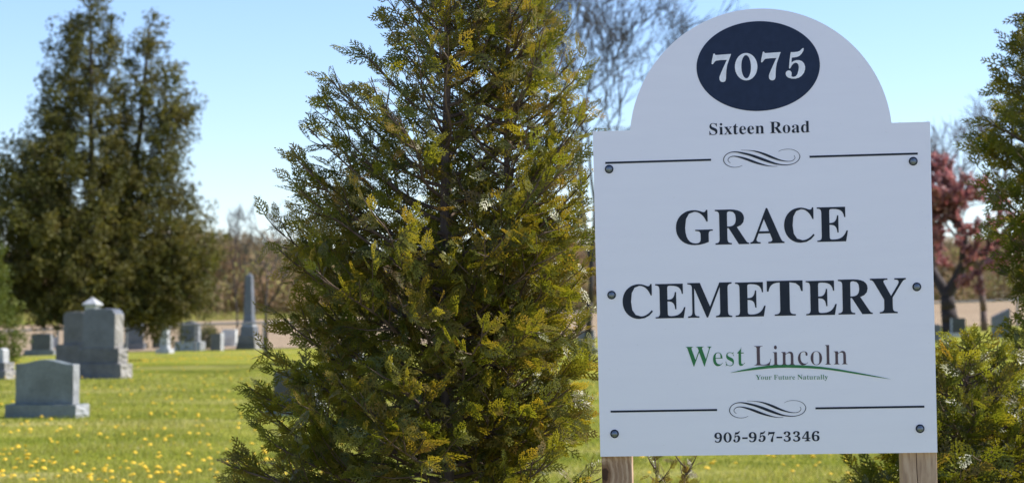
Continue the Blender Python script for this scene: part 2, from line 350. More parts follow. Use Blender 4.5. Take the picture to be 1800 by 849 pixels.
import json
GLY = json.loads('''{"G":[[[399,-15],[330,-10],[267,5],[211,29],[161,62],[119,104],[86,153],[61,209],[46,272],[41,341],[46,408],[61,469],[86,524],[119,573],[160,614],[208,648],[261,673],[320,688],[383,693],[436,689],[492,677],[550,656],[560,652],[569,650],[577,649],[588,650],[597,654],[604,660],[611,668],[617,679],[624,693],[651,693],[651,458],[625,458],[609,497],[591,532],[569,564],[545,592],[518,615],[490,635],[460,649],[430,657],[398,660],[297,624],[237,517],[217,339],[223,243],[240,163],[268,101],[306,55],[354,28],[410,19],[444,21],[470,29],[489,41],[500,57],[508,79],[510,106],[510,190],[508,218],[501,239],[490,254],[472,263],[446,269],[410,271],[410,295],[745,295],[745,271],[716,269],[694,263],[680,254],[671,240],[666,219],[664,191],[664,43],[576,11],[488,-9]]],"R":[[[23,0],[23,26],[54,29],[77,36],[93,47],[103,64],[109,88],[111,120],[111,564],[109,593],[103,615],[93,631],[77,642],[54,649],[24,653],[24,678],[323,678],[415,673],[489,658],[547,634],[588,599],[613,554],[621,498],[604,425],[553,370],[469,333],[643,75],[654,60],[664,47],[674,38],[684,31],[697,27],[712,26],[715,0],[504,0],[300,316],[271,316],[271,120],[273,88],[279,64],[289,47],[305,36],[329,29],[360,26],[360,0]],[[271,348],[303,348],[350,352],[388,364],[417,385],[436,414],[448,452],[452,500],[439,579],[400,626],[334,642],[311,641],[293,636],[282,629],[276,617],[272,599],[271,574]]],"A":[[[-13,0],[-13,27],[5,29],[21,35],[35,45],[48,60],[60,82],[73,111],[307,694],[334,693],[572,129],[587,96],[600,70],[612,51],[625,38],[641,30],[660,27],[660,0],[341,0],[341,27],[386,32],[413,45],[422,68],[420,80],[415,98],[406,121],[376,197],[154,197],[117,105],[115,100],[114,94],[113,88],[112,81],[111,76],[111,72],[119,47],[143,32],[184,27],[190,27],[190,0]],[[169,239],[360,239],[263,475]]],"C":[[[382,-16],[318,-11],[259,4],[205,30],[157,64],[116,106],[83,156],[59,212],[44,273],[39,340],[44,406],[59,467],[84,523],[117,572],[158,613],[207,648],[261,673],[321,688],[386,693],[434,689],[488,676],[547,655],[557,651],[567,649],[577,648],[599,653],[614,668],[624,693],[650,693],[650,459],[625,459],[599,517],[568,566],[531,606],[489,636],[443,654],[395,660],[294,624],[234,516],[214,337],[236,169],[303,69],[414,35],[454,38],[494,49],[533,67],[571,91],[606,121],[638,158],[666,132],[589,50],[494,0]]],"E":[[[21,0],[21,25],[53,27],[77,33],[93,44],[104,60],[110,84],[112,116],[112,549],[110,587],[103,615],[93,634],[76,644],[53,651],[24,653],[24,678],[594,678],[594,476],[571,476],[559,532],[537,575],[507,605],[465,625],[411,637],[345,641],[326,641],[310,639],[298,638],[288,634],[282,628],[277,621],[274,610],[273,596],[272,578],[272,366],[288,366],[329,370],[361,381],[386,401],[405,428],[419,466],[429,514],[453,514],[453,176],[428,176],[423,213],[416,244],[407,270],[394,290],[378,306],[359,318],[335,325],[308,330],[276,331],[272,331],[272,100],[274,78],[278,62],[286,52],[299,46],[318,42],[343,41],[389,43],[430,48],[467,58],[498,71],[527,89],[552,112],[574,139],[594,173],[612,213],[640,213],[599,0]]],"M":[[[21,0],[21,26],[51,29],[75,36],[92,47],[103,63],[110,87],[112,118],[112,569],[111,589],[109,606],[105,619],[99,629],[90,637],[79,644],[64,648],[45,651],[22,653],[22,678],[275,678],[472,212],[669,678],[919,678],[919,653],[890,649],[868,641],[853,630],[842,614],[836,592],[834,563],[834,127],[835,101],[837,80],[841,64],[847,51],[855,41],[866,35],[880,30],[897,27],[918,26],[918,0],[589,0],[589,26],[611,29],[629,32],[644,37],[655,44],[664,53],[670,66],[674,81],[676,101],[677,124],[677,594],[429,0],[402,0],[157,579],[157,119],[159,85],[166,60],[178,44],[196,34],[220,28],[252,26],[252,0]]],"T":[[[137,0],[137,26],[169,28],[194,35],[212,46],[223,63],[230,88],[232,120],[232,645],[222,645],[173,640],[131,625],[97,601],[71,567],[53,524],[43,473],[16,473],[16,678],[611,678],[611,472],[586,472],[558,568],[496,626],[400,645],[392,645],[392,120],[394,87],[401,62],[412,45],[429,34],[454,28],[488,26],[488,0]]],"Y":[[[151,0],[151,26],[182,29],[205,36],[221,47],[231,64],[237,88],[239,120],[239,266],[69,576],[52,605],[36,626],[21,639],[14,643],[8,646],[1,648],[-6,650],[-13,651],[-20,652],[-20,678],[308,678],[308,652],[291,652],[274,651],[260,648],[248,644],[239,637],[234,629],[232,620],[233,610],[237,597],[244,583],[370,336],[496,545],[509,569],[516,589],[519,607],[511,632],[486,647],[444,652],[439,652],[439,678],[654,678],[654,652],[637,648],[622,642],[609,632],[596,619],[583,603],[570,583],[399,303],[399,120],[401,88],[407,64],[417,47],[433,36],[457,29],[488,26],[488,0]]],"S":[[[64,-16],[64,235],[93,235],[112,169],[136,115],[166,74],[202,45],[244,28],[293,22],[328,26],[358,36],[383,54],[401,76],[411,103],[415,133],[406,174],[379,209],[335,238],[242,284],[189,313],[147,344],[115,376],[92,411],[79,450],[74,494],[77,533],[86,568],[100,600],[120,627],[143,650],[172,669],[203,683],[238,691],[275,694],[296,693],[318,691],[342,687],[366,682],[393,675],[420,667],[425,666],[430,665],[434,664],[438,663],[442,662],[446,662],[461,666],[471,676],[477,694],[505,694],[505,475],[480,475],[469,511],[455,543],[437,573],[417,599],[394,621],[370,639],[343,652],[317,659],[289,662],[257,659],[230,650],[208,635],[191,615],[181,592],[178,566],[181,541],[190,520],[204,501],[224,484],[250,467],[281,451],[377,406],[415,387],[447,367],[473,347],[493,326],[509,303],[521,280],[529,255],[533,228],[535,198],[532,157],[521,120],[505,86],[481,56],[453,32],[418,12],[378,-3],[334,-12],[286,-15],[269,-15],[253,-13],[236,-12],[219,-9],[203,-4],[187,1],[171,6],[158,11],[147,14],[137,16],[130,18],[126,18],[116,17],[109,15],[103,11],[99,4],[95,-5],[91,-16]]],"W":[[[254,-16],[48,585],[40,606],[31,623],[23,636],[11,645],[-4,651],[-23,653],[-23,678],[269,678],[269,653],[250,651],[234,648],[223,643],[215,635],[211,625],[209,611],[210,595],[214,577],[220,555],[332,228],[448,525],[426,594],[418,615],[409,630],[398,640],[384,646],[365,650],[341,653],[341,678],[654,678],[654,653],[616,649],[593,635],[585,613],[586,603],[589,591],[594,575],[706,247],[805,550],[812,572],[816,590],[817,605],[815,621],[810,633],[801,641],[788,647],[771,651],[749,653],[749,678],[929,678],[929,653],[911,648],[897,639],[885,627],[875,611],[865,590],[856,565],[664,-16],[637,-16],[470,460],[283,-16]]],"L":[[[23,0],[23,26],[54,29],[77,36],[93,47],[103,64],[109,88],[111,120],[111,564],[109,594],[103,617],[93,633],[77,643],[54,650],[24,653],[24,678],[372,678],[372,653],[347,652],[327,650],[310,646],[297,640],[287,631],[280,620],[275,605],[272,587],[271,564],[271,123],[272,102],[273,84],[276,70],[281,59],[288,52],[298,47],[310,43],[327,42],[348,41],[393,43],[434,49],[469,59],[499,74],[527,93],[551,119],[572,149],[591,187],[609,230],[636,230],[598,0]]],"F":[[[23,0],[23,26],[54,30],[77,38],[93,50],[103,67],[109,92],[111,125],[111,558],[109,590],[102,614],[92,630],[75,641],[52,648],[21,653],[21,678],[586,678],[586,476],[562,476],[554,514],[543,547],[529,574],[511,596],[489,613],[462,626],[428,635],[389,640],[342,642],[324,642],[309,641],[298,640],[288,637],[281,633],[277,627],[273,619],[272,607],[271,593],[271,368],[283,368],[323,372],[356,383],[381,403],[400,430],[414,468],[423,516],[450,516],[450,176],[424,176],[415,229],[401,270],[382,299],[357,318],[323,329],[281,333],[271,333],[271,120],[272,98],[275,79],[280,64],[287,51],[298,42],[312,35],[330,30],[354,27],[382,26],[382,0]]],"N":[[[600,-16],[159,521],[159,117],[161,86],[167,62],[177,46],[192,36],[216,29],[248,26],[248,0],[27,0],[27,26],[49,27],[66,30],[81,35],[92,41],[100,50],[106,62],[110,76],[112,95],[113,117],[113,578],[84,613],[64,636],[54,645],[47,648],[38,651],[27,653],[27,678],[233,678],[582,251],[582,562],[581,584],[579,602],[575,617],[569,628],[560,636],[549,643],[534,647],[516,650],[493,653],[493,678],[714,678],[714,653],[683,650],[660,643],[645,633],[636,616],[630,593],[628,561],[628,-16]]],"i":[[[150,539],[130,541],[112,549],[97,561],[85,576],[77,594],[75,614],[77,634],[85,652],[97,668],[112,680],[130,688],[150,690],[170,688],[188,680],[204,668],[215,652],[223,634],[225,614],[223,594],[215,576],[203,561],[187,549],[170,541]],[[27,0],[27,24],[45,26],[58,31],[68,38],[73,48],[77,63],[78,83],[78,375],[77,397],[74,413],[70,424],[61,431],[48,435],[30,437],[31,462],[221,462],[221,83],[222,64],[225,50],[230,39],[238,32],[251,27],[268,24],[268,0]]],"x":[[[7,0],[7,22],[36,34],[65,55],[92,84],[183,203],[64,392],[46,416],[26,431],[6,437],[6,462],[251,462],[251,438],[228,436],[214,429],[209,417],[210,410],[215,400],[222,387],[273,306],[333,382],[342,394],[347,405],[349,415],[348,423],[344,428],[338,432],[329,435],[316,437],[299,438],[299,462],[463,462],[463,441],[435,430],[407,409],[378,378],[295,274],[434,54],[440,45],[446,38],[451,32],[457,27],[465,24],[475,23],[475,0],[231,0],[231,24],[245,25],[256,26],[265,29],[271,33],[275,38],[276,45],[274,57],[268,71],[258,88],[205,170],[145,91],[134,75],[128,62],[126,51],[131,35],[146,25],[170,22],[175,22],[175,0]]],"t":[[[184,-14],[148,-11],[119,-1],[98,16],[84,39],[75,69],[72,106],[72,415],[30,415],[30,446],[68,483],[102,517],[131,550],[156,579],[176,606],[192,631],[215,631],[215,462],[309,462],[309,415],[215,415],[215,122],[216,103],[218,88],[223,76],[229,67],[238,62],[250,60],[272,66],[291,83],[307,111],[331,98],[294,36],[245,-2]]],"e":[[[229,-15],[192,-12],[157,-1],[126,16],[98,39],[74,68],[55,102],[41,142],[32,186],[29,234],[32,279],[41,320],[56,358],[76,391],[101,420],[130,443],[162,460],[197,471],[234,474],[287,468],[333,449],[371,417],[399,374],[415,321],[421,258],[421,247],[174,247],[189,145],[230,83],[297,63],[335,70],[370,92],[402,128],[424,108],[370,40],[305,-1]],[[173,286],[300,286],[300,320],[299,358],[294,389],[288,413],[277,429],[261,439],[240,442],[203,427],[180,380],[173,303]]],"n":[[[27,0],[27,24],[44,26],[58,31],[67,38],[73,49],[77,64],[78,83],[78,377],[77,396],[74,411],[68,423],[59,431],[46,436],[28,438],[28,462],[220,462],[220,398],[260,440],[308,466],[362,474],[434,456],[478,403],[492,315],[492,83],[493,64],[496,49],[502,39],[511,31],[524,26],[541,24],[541,0],[301,0],[301,24],[308,24],[331,31],[345,50],[350,83],[350,323],[349,348],[346,368],[341,384],[333,395],[320,402],[302,404],[272,398],[245,380],[220,350],[220,83],[221,64],[224,49],[230,39],[238,31],[251,26],[268,24],[268,0]]],"o":[[[251,-15],[209,-11],[170,-1],[135,17],[103,41],[77,70],[56,105],[40,143],[31,185],[28,229],[31,275],[40,317],[56,356],[77,390],[103,419],[135,443],[170,460],[208,470],[250,474],[292,471],[330,460],[365,443],[396,420],[422,391],[444,357],[459,318],[469,276],[472,229],[469,183],[459,141],[444,102],[422,68],[396,39],[366,16],[331,-1],[293,-12]],[[251,17],[276,22],[296,35],[311,58],[316,74],[321,95],[324,121],[325,152],[327,188],[327,229],[325,307],[319,365],[309,403],[295,426],[275,440],[251,445],[225,440],[205,426],[191,403],[182,365],[176,307],[174,230],[174,189],[176,153],[178,122],[181,95],[186,74],[191,58],[206,35],[226,22]]],"a":[[[379,-15],[337,-8],[310,15],[298,52],[250,16],[198,-6],[142,-13],[110,-10],[82,0],[60,17],[43,39],[33,65],[30,94],[37,135],[59,172],[95,203],[146,230],[213,257],[296,283],[296,359],[294,385],[288,405],[278,421],[264,431],[244,438],[220,440],[184,436],[162,426],[155,408],[157,402],[161,394],[169,382],[177,369],[181,356],[183,344],[181,327],[174,313],[164,301],[149,291],[133,286],[115,284],[96,286],[80,292],[67,303],[57,316],[51,333],[49,352],[52,375],[60,395],[73,415],[92,432],[114,446],[141,458],[171,467],[205,472],[241,474],[305,470],[356,457],[392,435],[416,404],[431,363],[436,313],[436,93],[436,78],[437,66],[439,59],[442,55],[447,52],[453,51],[460,52],[468,56],[477,62],[490,41],[456,10],[419,-9]],[[225,50],[235,51],[246,55],[259,61],[272,70],[284,81],[296,94],[296,252],[229,225],[189,183],[176,125],[181,83],[198,58]]],"d":[[[208,-15],[175,-12],[144,-1],[116,16],[90,38],[69,66],[52,99],[39,136],[32,176],[29,219],[32,268],[40,313],[54,354],[72,389],[94,419],[121,443],[151,460],[183,470],[217,474],[261,468],[299,449],[332,417],[332,597],[330,616],[325,630],[316,641],[303,648],[285,652],[262,654],[262,678],[475,678],[475,112],[476,90],[479,73],[484,61],[492,52],[506,45],[526,41],[526,16],[469,13],[404,2],[332,-15],[332,58],[300,17],[258,-7]],[[255,42],[270,44],[285,51],[301,62],[314,76],[325,93],[332,113],[332,360],[327,376],[319,390],[307,402],[292,411],[276,416],[259,418],[231,413],[209,398],[194,372],[183,335],[177,287],[175,228],[177,171],[183,124],[193,87],[208,62],[229,47]]],"s":[[[225,-15],[197,-12],[165,-4],[129,9],[123,11],[116,13],[109,13],[95,10],[84,1],[76,-13],[53,-13],[53,157],[79,157],[91,118],[107,85],[129,58],[154,38],[181,26],[209,22],[232,24],[251,30],[266,40],[277,53],[284,68],[286,87],[280,113],[262,136],[232,156],[159,193],[127,211],[101,231],[81,252],[67,275],[58,300],[55,328],[60,368],[73,403],[97,433],[128,456],[165,470],[210,475],[221,475],[234,473],[247,471],[262,467],[278,463],[296,458],[299,457],[303,456],[307,456],[311,455],[314,454],[327,456],[336,463],[343,475],[363,475],[363,330],[340,330],[328,363],[312,391],[293,413],[271,428],[247,438],[222,441],[202,439],[186,434],[173,426],[164,414],[158,401],[156,386],[158,371],[163,358],[172,346],[184,335],[199,325],[218,315],[285,282],[316,265],[341,246],[360,226],[373,202],[380,174],[383,141],[378,96],[364,58],[340,27],[307,4],[269,-10]]],"c":[[[232,-15],[195,-12],[161,-1],[129,16],[100,39],[76,68],[56,101],[41,139],[32,179],[29,223],[32,270],[43,313],[60,353],[82,388],[110,417],[143,442],[179,460],[218,471],[260,475],[305,472],[342,461],[373,444],[395,421],[409,395],[413,365],[411,348],[406,333],[397,321],[384,311],[369,306],[352,304],[319,312],[299,335],[292,373],[292,378],[292,384],[293,389],[294,394],[294,399],[294,404],[289,425],[275,438],[252,442],[205,424],[176,370],[167,279],[171,212],[183,157],[204,114],[232,82],[265,63],[304,57],[339,63],[372,79],[404,107],[424,90],[369,32],[305,-3]]],"l":[[[27,0],[27,24],[45,26],[58,31],[68,38],[73,48],[77,63],[78,83],[78,592],[77,612],[74,628],[70,639],[62,647],[49,652],[30,654],[30,678],[221,678],[221,83],[222,64],[225,50],[230,39],[238,32],[251,27],[268,24],[268,0]]],"u":[[[195,-15],[153,-11],[121,3],[97,26],[81,57],[71,96],[68,144],[68,369],[67,390],[64,407],[59,421],[50,430],[36,436],[17,438],[17,462],[211,462],[211,110],[213,94],[217,80],[225,69],[235,60],[248,55],[263,53],[292,58],[318,73],[340,98],[340,369],[339,392],[335,409],[329,422],[319,430],[303,436],[282,438],[282,462],[482,462],[482,104],[483,84],[487,68],[493,58],[503,51],[517,46],[536,44],[536,19],[478,15],[412,4],[340,-15],[340,60],[322,38],[301,20],[277,5],[251,-6],[224,-13]]],"r":[[[27,0],[27,24],[45,26],[58,31],[68,38],[73,48],[77,63],[78,83],[78,375],[77,397],[74,414],[69,425],[61,431],[48,435],[30,437],[31,462],[217,462],[217,375],[235,405],[256,429],[279,449],[302,463],[325,471],[347,474],[373,472],[394,464],[410,453],[422,437],[429,418],[431,396],[429,378],[423,362],[414,349],[401,339],[386,333],[369,331],[353,332],[340,337],[331,344],[322,352],[315,362],[308,372],[301,380],[292,385],[281,387],[267,384],[254,375],[241,360],[230,339],[224,315],[222,286],[222,83],[224,63],[228,48],[237,38],[249,31],[269,26],[294,24],[294,0]]],"y":[[[78,-209],[54,-206],[33,-199],[15,-186],[1,-169],[-7,-149],[-10,-125],[-8,-108],[-2,-93],[7,-79],[20,-68],[35,-61],[53,-59],[69,-61],[83,-65],[95,-73],[104,-84],[109,-97],[111,-113],[111,-118],[110,-124],[110,-130],[112,-139],[118,-145],[128,-147],[140,-143],[154,-131],[170,-110],[178,-97],[186,-82],[193,-66],[199,-48],[204,-29],[209,-7],[54,373],[48,387],[42,399],[37,410],[31,418],[27,424],[23,428],[16,433],[7,436],[-5,437],[-7,462],[241,462],[241,437],[224,436],[211,434],[202,431],[196,426],[192,419],[191,409],[191,405],[192,401],[193,397],[194,392],[196,387],[198,382],[276,177],[343,359],[347,369],[349,379],[352,387],[353,395],[354,402],[354,408],[353,418],[348,426],[342,431],[332,434],[318,436],[302,437],[302,462],[446,462],[446,437],[433,435],[422,429],[413,418],[404,403],[395,384],[386,361],[241,-36],[225,-79],[208,-114],[193,-143],[176,-165],[160,-182],[142,-195],[123,-203],[102,-207]]],"9":[[[227,-10],[190,-8],[158,-3],[131,7],[109,19],[92,33],[79,49],[70,67],[65,85],[63,103],[64,117],[68,129],[75,140],[84,149],[97,156],[112,160],[123,132],[137,106],[154,84],[175,67],[201,56],[232,53],[305,85],[352,182],[373,343],[357,325],[338,309],[316,295],[291,284],[263,277],[231,275],[177,281],[130,299],[90,328],[59,369],[41,420],[35,482],[38,528],[47,570],[62,609],[84,642],[110,671],[142,694],[178,710],[219,721],[264,724],[311,720],[354,708],[393,689],[428,661],[457,625],[482,580],[500,526],[510,462],[514,388],[512,334],[507,283],[498,234],[485,187],[468,145],[448,107],[422,73],[393,44],[359,21],[320,4],[276,-7]],[[274,347],[296,349],[316,355],[334,366],[349,379],[362,395],[373,414],[369,492],[360,553],[344,600],[323,631],[299,651],[270,657],[244,652],[221,638],[204,615],[190,582],[183,539],[180,488],[190,410],[222,363]]],"3":[[[243,-10],[196,-8],[155,-2],[121,7],[92,20],[68,34],[51,52],[38,70],[31,90],[28,110],[31,133],[39,153],[54,168],[71,179],[91,186],[113,188],[117,149],[128,117],[147,92],[172,74],[202,64],[236,60],[257,61],[278,66],[297,73],[314,84],[329,99],[342,118],[351,142],[357,172],[359,207],[355,243],[341,274],[319,301],[288,322],[250,334],[204,338],[142,338],[142,400],[208,400],[248,405],[280,418],[304,441],[321,470],[332,506],[335,547],[333,580],[326,609],[314,632],[298,649],[277,660],[252,663],[230,661],[212,653],[198,641],[187,624],[178,605],[173,583],[169,558],[167,534],[166,508],[128,510],[96,518],[70,530],[51,547],[40,569],[36,597],[42,631],[61,661],[92,687],[135,708],[190,720],[257,724],[323,719],[380,705],[426,682],[460,649],[481,609],[488,561],[483,519],[468,481],[444,449],[412,421],[376,398],[335,381],[362,375],[389,366],[416,355],[442,340],[465,321],[485,300],[501,273],[510,242],[513,206],[511,168],[503,133],[491,104],[474,78],[453,56],[430,37],[403,22],[374,10],[343,1],[311,-5],[277,-9]]],"4":[[[180,0],[180,53],[208,53],[230,54],[249,59],[266,66],[279,78],[287,98],[290,125],[290,186],[13,186],[13,247],[297,714],[436,714],[436,252],[540,252],[540,186],[436,186],[436,125],[439,98],[447,78],[460,66],[477,59],[496,54],[518,53],[531,53],[531,0]],[[83,252],[290,252],[290,427],[290,457],[291,489],[292,522],[293,555],[295,588],[297,619],[293,610],[288,599],[282,587],[274,573],[267,559],[259,545],[250,530],[243,516],[235,503],[228,491],[223,482],[218,475]]],"6":[[[293,-10],[246,-6],[202,6],[163,27],[128,55],[99,93],[76,139],[59,193],[48,257],[45,330],[47,384],[53,436],[62,485],[76,530],[94,572],[115,610],[140,643],[170,671],[204,694],[242,710],[284,721],[330,724],[370,722],[405,717],[434,709],[457,697],[476,684],[490,668],[499,651],[505,633],[507,614],[504,594],[495,576],[480,560],[458,546],[427,539],[387,536],[386,556],[385,576],[382,596],[377,615],[370,631],[362,646],[351,656],[338,663],[321,665],[284,657],[253,635],[227,597],[207,544],[193,479],[186,401],[201,410],[219,419],[240,427],[264,433],[292,437],[324,438],[381,432],[429,414],[470,384],[500,342],[518,292],[524,231],[518,164],[498,106],[466,57],[420,20],[363,-3]],[[296,56],[320,60],[340,74],[357,96],[369,127],[377,169],[379,221],[376,270],[368,310],[355,340],[336,360],[314,373],[287,377],[269,375],[249,370],[230,362],[211,351],[197,340],[186,329],[190,242],[201,172],[219,121],[241,85],[267,63]]],"0":[[[280,-10],[223,-5],[175,10],[135,36],[102,71],[77,114],[58,165],[44,223],[37,288],[34,359],[37,430],[44,494],[58,552],[77,603],[102,645],[135,679],[175,704],[224,719],[281,724],[335,719],[382,704],[422,679],[454,645],[480,602],[500,552],[514,493],[522,429],[525,358],[522,287],[514,223],[500,165],[480,114],[454,71],[421,36],[381,10],[334,-5]],[[280,55],[313,64],[337,91],[353,135],[362,195],[368,270],[370,358],[368,446],[362,520],[353,580],[337,624],[313,650],[281,659],[248,650],[223,624],[207,580],[197,520],[191,446],[189,358],[191,270],[197,195],[207,135],[223,91],[247,64]]]}''')
ADV = json.loads('''{"G": 756, "R": 704, "A": 650, "C": 697, "E": 658, "M": 944, "T": 630, "Y": 634, "S": 581, "W": 910, "L": 635, "F": 602, "N": 735, "i": 295, "x": 475, "t": 340, "e": 448, "n": 567, "o": 501, "a": 512, "d": 551, "s": 429, "c": 437, "l": 297, "u": 558, "r": 428, "y": 447, "9": 559, "3": 559, "4": 559, "6": 559, "0": 559}''')
c = 1 / 12.13
GLY['7'] = [[(175,185),(190,172),(207,182),(215,203),(240,208),(555,195),(510,310),(465,430),(445,540),(437,640),(433,720),(420,765),(390,785),(355,788),(320,775),(298,745),(292,700),(300,660),(330,590),(400,440),(460,318),(330,318),(230,328),(205,345),(165,395),(148,403),(133,390),(140,330),(160,250)]]
GLY['0'] = [[(868 + 240 * math.cos(2*PI*k/36), 460 + 292 * math.sin(2*PI*k/36)) for k in range(36)], [(868 + 103 * math.cos(2*PI*k/30), 460 + 248 * math.sin(2*PI*k/30)) for k in range(30)]]
GLY['5'] = [[(735,207),(800,210),(880,203),(930,185),(965,150),(990,130),(1008,132),(1012,150),(1000,190),(965,245),(920,290),(860,315),(800,322),(752,325),(743,430),(790,398),(850,382),(910,384),(970,410),(1010,455),(1032,520),(1028,590),(1000,660),(950,720),(890,758),(820,775),(740,772),(670,750),(630,715),(614,670),(620,630),(645,605),(685,596),(720,608),(740,640),(740,680),(735,710),(750,730),(785,737),(830,722),(865,680),(888,600),(898,530),(890,480),(865,445),(830,435),(790,450),(750,490),(720,545),(705,558),(690,550),(688,530),(705,380),(722,260)]]
for k_ in '705':
    GLY[k_] = [[(x, -y) for x, y in L] for L in GLY[k_]]

def bbox(loops):
    xs = [p[0] for L in loops for p in L]; ys = [p[1] for L in loops for p in L]
    return min(xs), min(ys), max(xs), max(ys)
def inside(p, L):
    r = False
    for i in range(len(L)):
        a, b = L[i], L[i - 1]
        if (a[1] > p[1]) != (b[1] > p[1]) and p[0] < (b[0] - a[0]) * (p[1] - a[1]) / (b[1] - a[1]) + a[0]:
            r = not r
    return r
def shrink(loops, d, ch=''):
    """thin a letter: move every outline towards the inside of the inked area"""
    dx_, dy_ = (d, d)
    if d > 10: dx_, dy_ = (9, 9) if ch in 'WNYy' else (26, 9)
    out = []
    for i, L in enumerate(loops):
        depth = sum(inside(L[0], K) for j, K in enumerate(loops) if j != i)
        area = sum(L[k - 1][0] * L[k][1] - L[k][0] * L[k - 1][1] for k in range(len(L)))
        ccw = area > 0
        want = depth % 2 == 0
        P = L if ccw == want else L[::-1]
        n = len(P); Q = []
        for k in range(n):
            a, b, c_ = P[k - 1], P[k], P[(k + 1) % n]
            e1 = Vector((b[0] - a[0], b[1] - a[1])); e2 = Vector((c_[0] - b[0], c_[1] - b[1]))
            if e1.length < 1e-9 or e2.length < 1e-9: Q.append(b); continue
            e1.normalize(); e2.normalize()
            nn = Vector((-e1.y - e2.y, e1.x + e2.x))
            if nn.length < 0.3: Q.append(b); continue
            nn.normalize()
            k_ = min(1.4, 1 / max(0.4, nn.dot(Vector((-e1.y, e1.x)))))
            Q.append((b[0] + nn.x * dx_ * k_, b[1] + nn.y * dy_ * k_))
        out.append(Q)
    return out
def fit(loops, box):
    """scale a glyph into the box (u0, v0, u1, v1)"""
    a = bbox(loops)
    sx = (box[2] - box[0]) / (a[2] - a[0]); sy = (box[3] - box[1]) / (a[3] - a[1])
    return [[(box[0] + (x - a[0]) * sx, box[1] + (y - a[1]) * sy) for x, y in L] for L in loops]
def decal(name, loops, mat, parent, y, t=0.0004):
    cu = bpy.data.curves.new(name, 'CURVE')
    cu.dimensions = '2D'; cu.fill_mode = 'BOTH'; cu.extrude = t
    for L in loops:
        sp = cu.splines.new('POLY')
        sp.points.add(len(L) - 1)
        for i, p in enumerate(L): sp.points[i].co = (p[0], p[1], 0, 1)
        sp.use_cyclic_u = True
    tmp = bpy.data.objects.new(name, cu)
    COL.objects.link(tmp)
    bpy.context.view_layer.update()
    me = bpy.data.meshes.new_from_object(tmp.evaluated_get(bpy.context.evaluated_depsgraph_get()))
    bpy.data.objects.remove(tmp); bpy.data.curves.remove(cu)
    me.transform(Matrix.Rotation(PI / 2, 4, 'X'))
    me.transform(Matrix.Translation((0, y, 0)))
    me.name = name
    me.materials.clear()
    return link(name, me, parent, mat)

sign = empty('cemetery_sign', (SIGN_X, SIGN_Y, SIGN_Z), label='white arched sign board on two wooden posts reading GRACE CEMETERY', cat='sign')
sign.rotation_euler = SM.to_euler()
# the panel: shoulders and a segment of a circle on top
CH = 0.3542
cr_ = loc(1335, 15.6)[1] - SH
Rr = (CH * CH + cr_ * cr_) / (2 * cr_)
cvz = SH + cr_ - Rr
a0 = math.atan2(SH - cvz, CH)
out = [(-SW / 2, 0), (SW / 2, 0), (SW / 2, SH), (CH, SH)]
for k in range(1, 64):
    a = a0 + (PI - 2 * a0) * k / 64
    out.append((Rr * math.cos(a), cvz + Rr * math.sin(a)))
out += [(-CH, SH), (-SW / 2, SH)]
panel = decal('sign_panel', [out], M_PANEL, sign, 0.0065, 0.0062)
bv = panel.modifiers.new('b', 'BEVEL'); bv.width = 0.0012; bv.segments = 2; bv.limit_method = 'ANGLE'
FY = 0.0003            # panel front face sits at y=0.0003; lettering lies on it
LY = -0.0002
def box_px(x0, y0, x1, y1, ox, oy, sc):
    """box around a letter given in crop pixels -> box on the panel"""
    xm, ym = (x0 + x1) / 2, (y0 + y1) / 2
    P = lambda x, y: loc(ox + x / sc, oy + y / sc)
    return [P(x0, ym)[0], P(xm, y1)[1], P(x1, ym)[0], P(xm, y0)[1]]
def word(name, text, boxes, mat, ox, oy, sc, thin=0.0, y=LY):
    bs_ = [box_px(*b, ox, oy, sc) for b in boxes]
    L = []
    for ch, b in zip(text, bs_):
        if ch == '-':
            L.append([(b[0], b[1]), (b[2], b[1]), (b[2], b[3]), (b[0], b[3])]); continue
        g = GLY[ch]
        if thin: g = shrink(g, thin)
        L += fit(g, b)
    return decal(name, L, mat, sign, y)
def line(name, text, x0, x1, base0, base1, cap, mat, ox, oy, sc, thin=0.0, track=0.0, capkey='R', ymul=1.0, space=260):
    """a line of text set between two measured ends, its capitals as tall as measured"""
    u0, v0 = loc(ox + x0 / sc, oy + base0 / sc); u1, v1 = loc(ox + x1 / sc, oy + base1 / sc)
    _, vc = loc(ox + x0 / sc, oy + (base0 - cap) / sc)
    hs = (vc - v0) / bbox(GLY[capkey])[3]
    pos = 0; items = []
    for ch in text:
        if ch == ' ': pos += space; continue
        items.append((ch, pos)); pos += ADV[ch] + track
    first, last = items[0], items[-1]
    g0 = bbox(GLY[first[0]])[0]; g1 = last[1] + bbox(GLY[last[0]])[2]
    ws = (u1 - u0) / (g1 - g0)
    L = []
    for ch, p in items:
        g = GLY[ch]
        if thin: g = shrink(g, thin, ch)
        for K in g:
            L.append([(u0 + (x + p - g0) * ws, v0 + (v1 - v0) * ((x + p - g0) / (g1 - g0)) + yy * hs) for x, yy in K])
    return decal(name, L, mat, sign, LY)
word('lettering', 'GRACE', [(430,115,618,293),(630,111,802,289),(808,104,982,284),(982,102,1137,281),(1150,99,1307,275)], M_BLACK, 1040, 330, 2.903)
word('lettering', 'CEMETERY', [(158,492,312,669),(325,490,478,665),(490,484,716,661),(733,482,887,657),(895,474,1078,652),(1093,474,1250,649),(1258,467,1433,645),(1422,462,1605,640)], M_BLACK, 1040, 330, 2.903)
line('street_lettering', 'Sixteen Road', 567, 1050, 651, 638, 55, M_BLACK, 1040, 0, 2.739, thin=4, track=14)
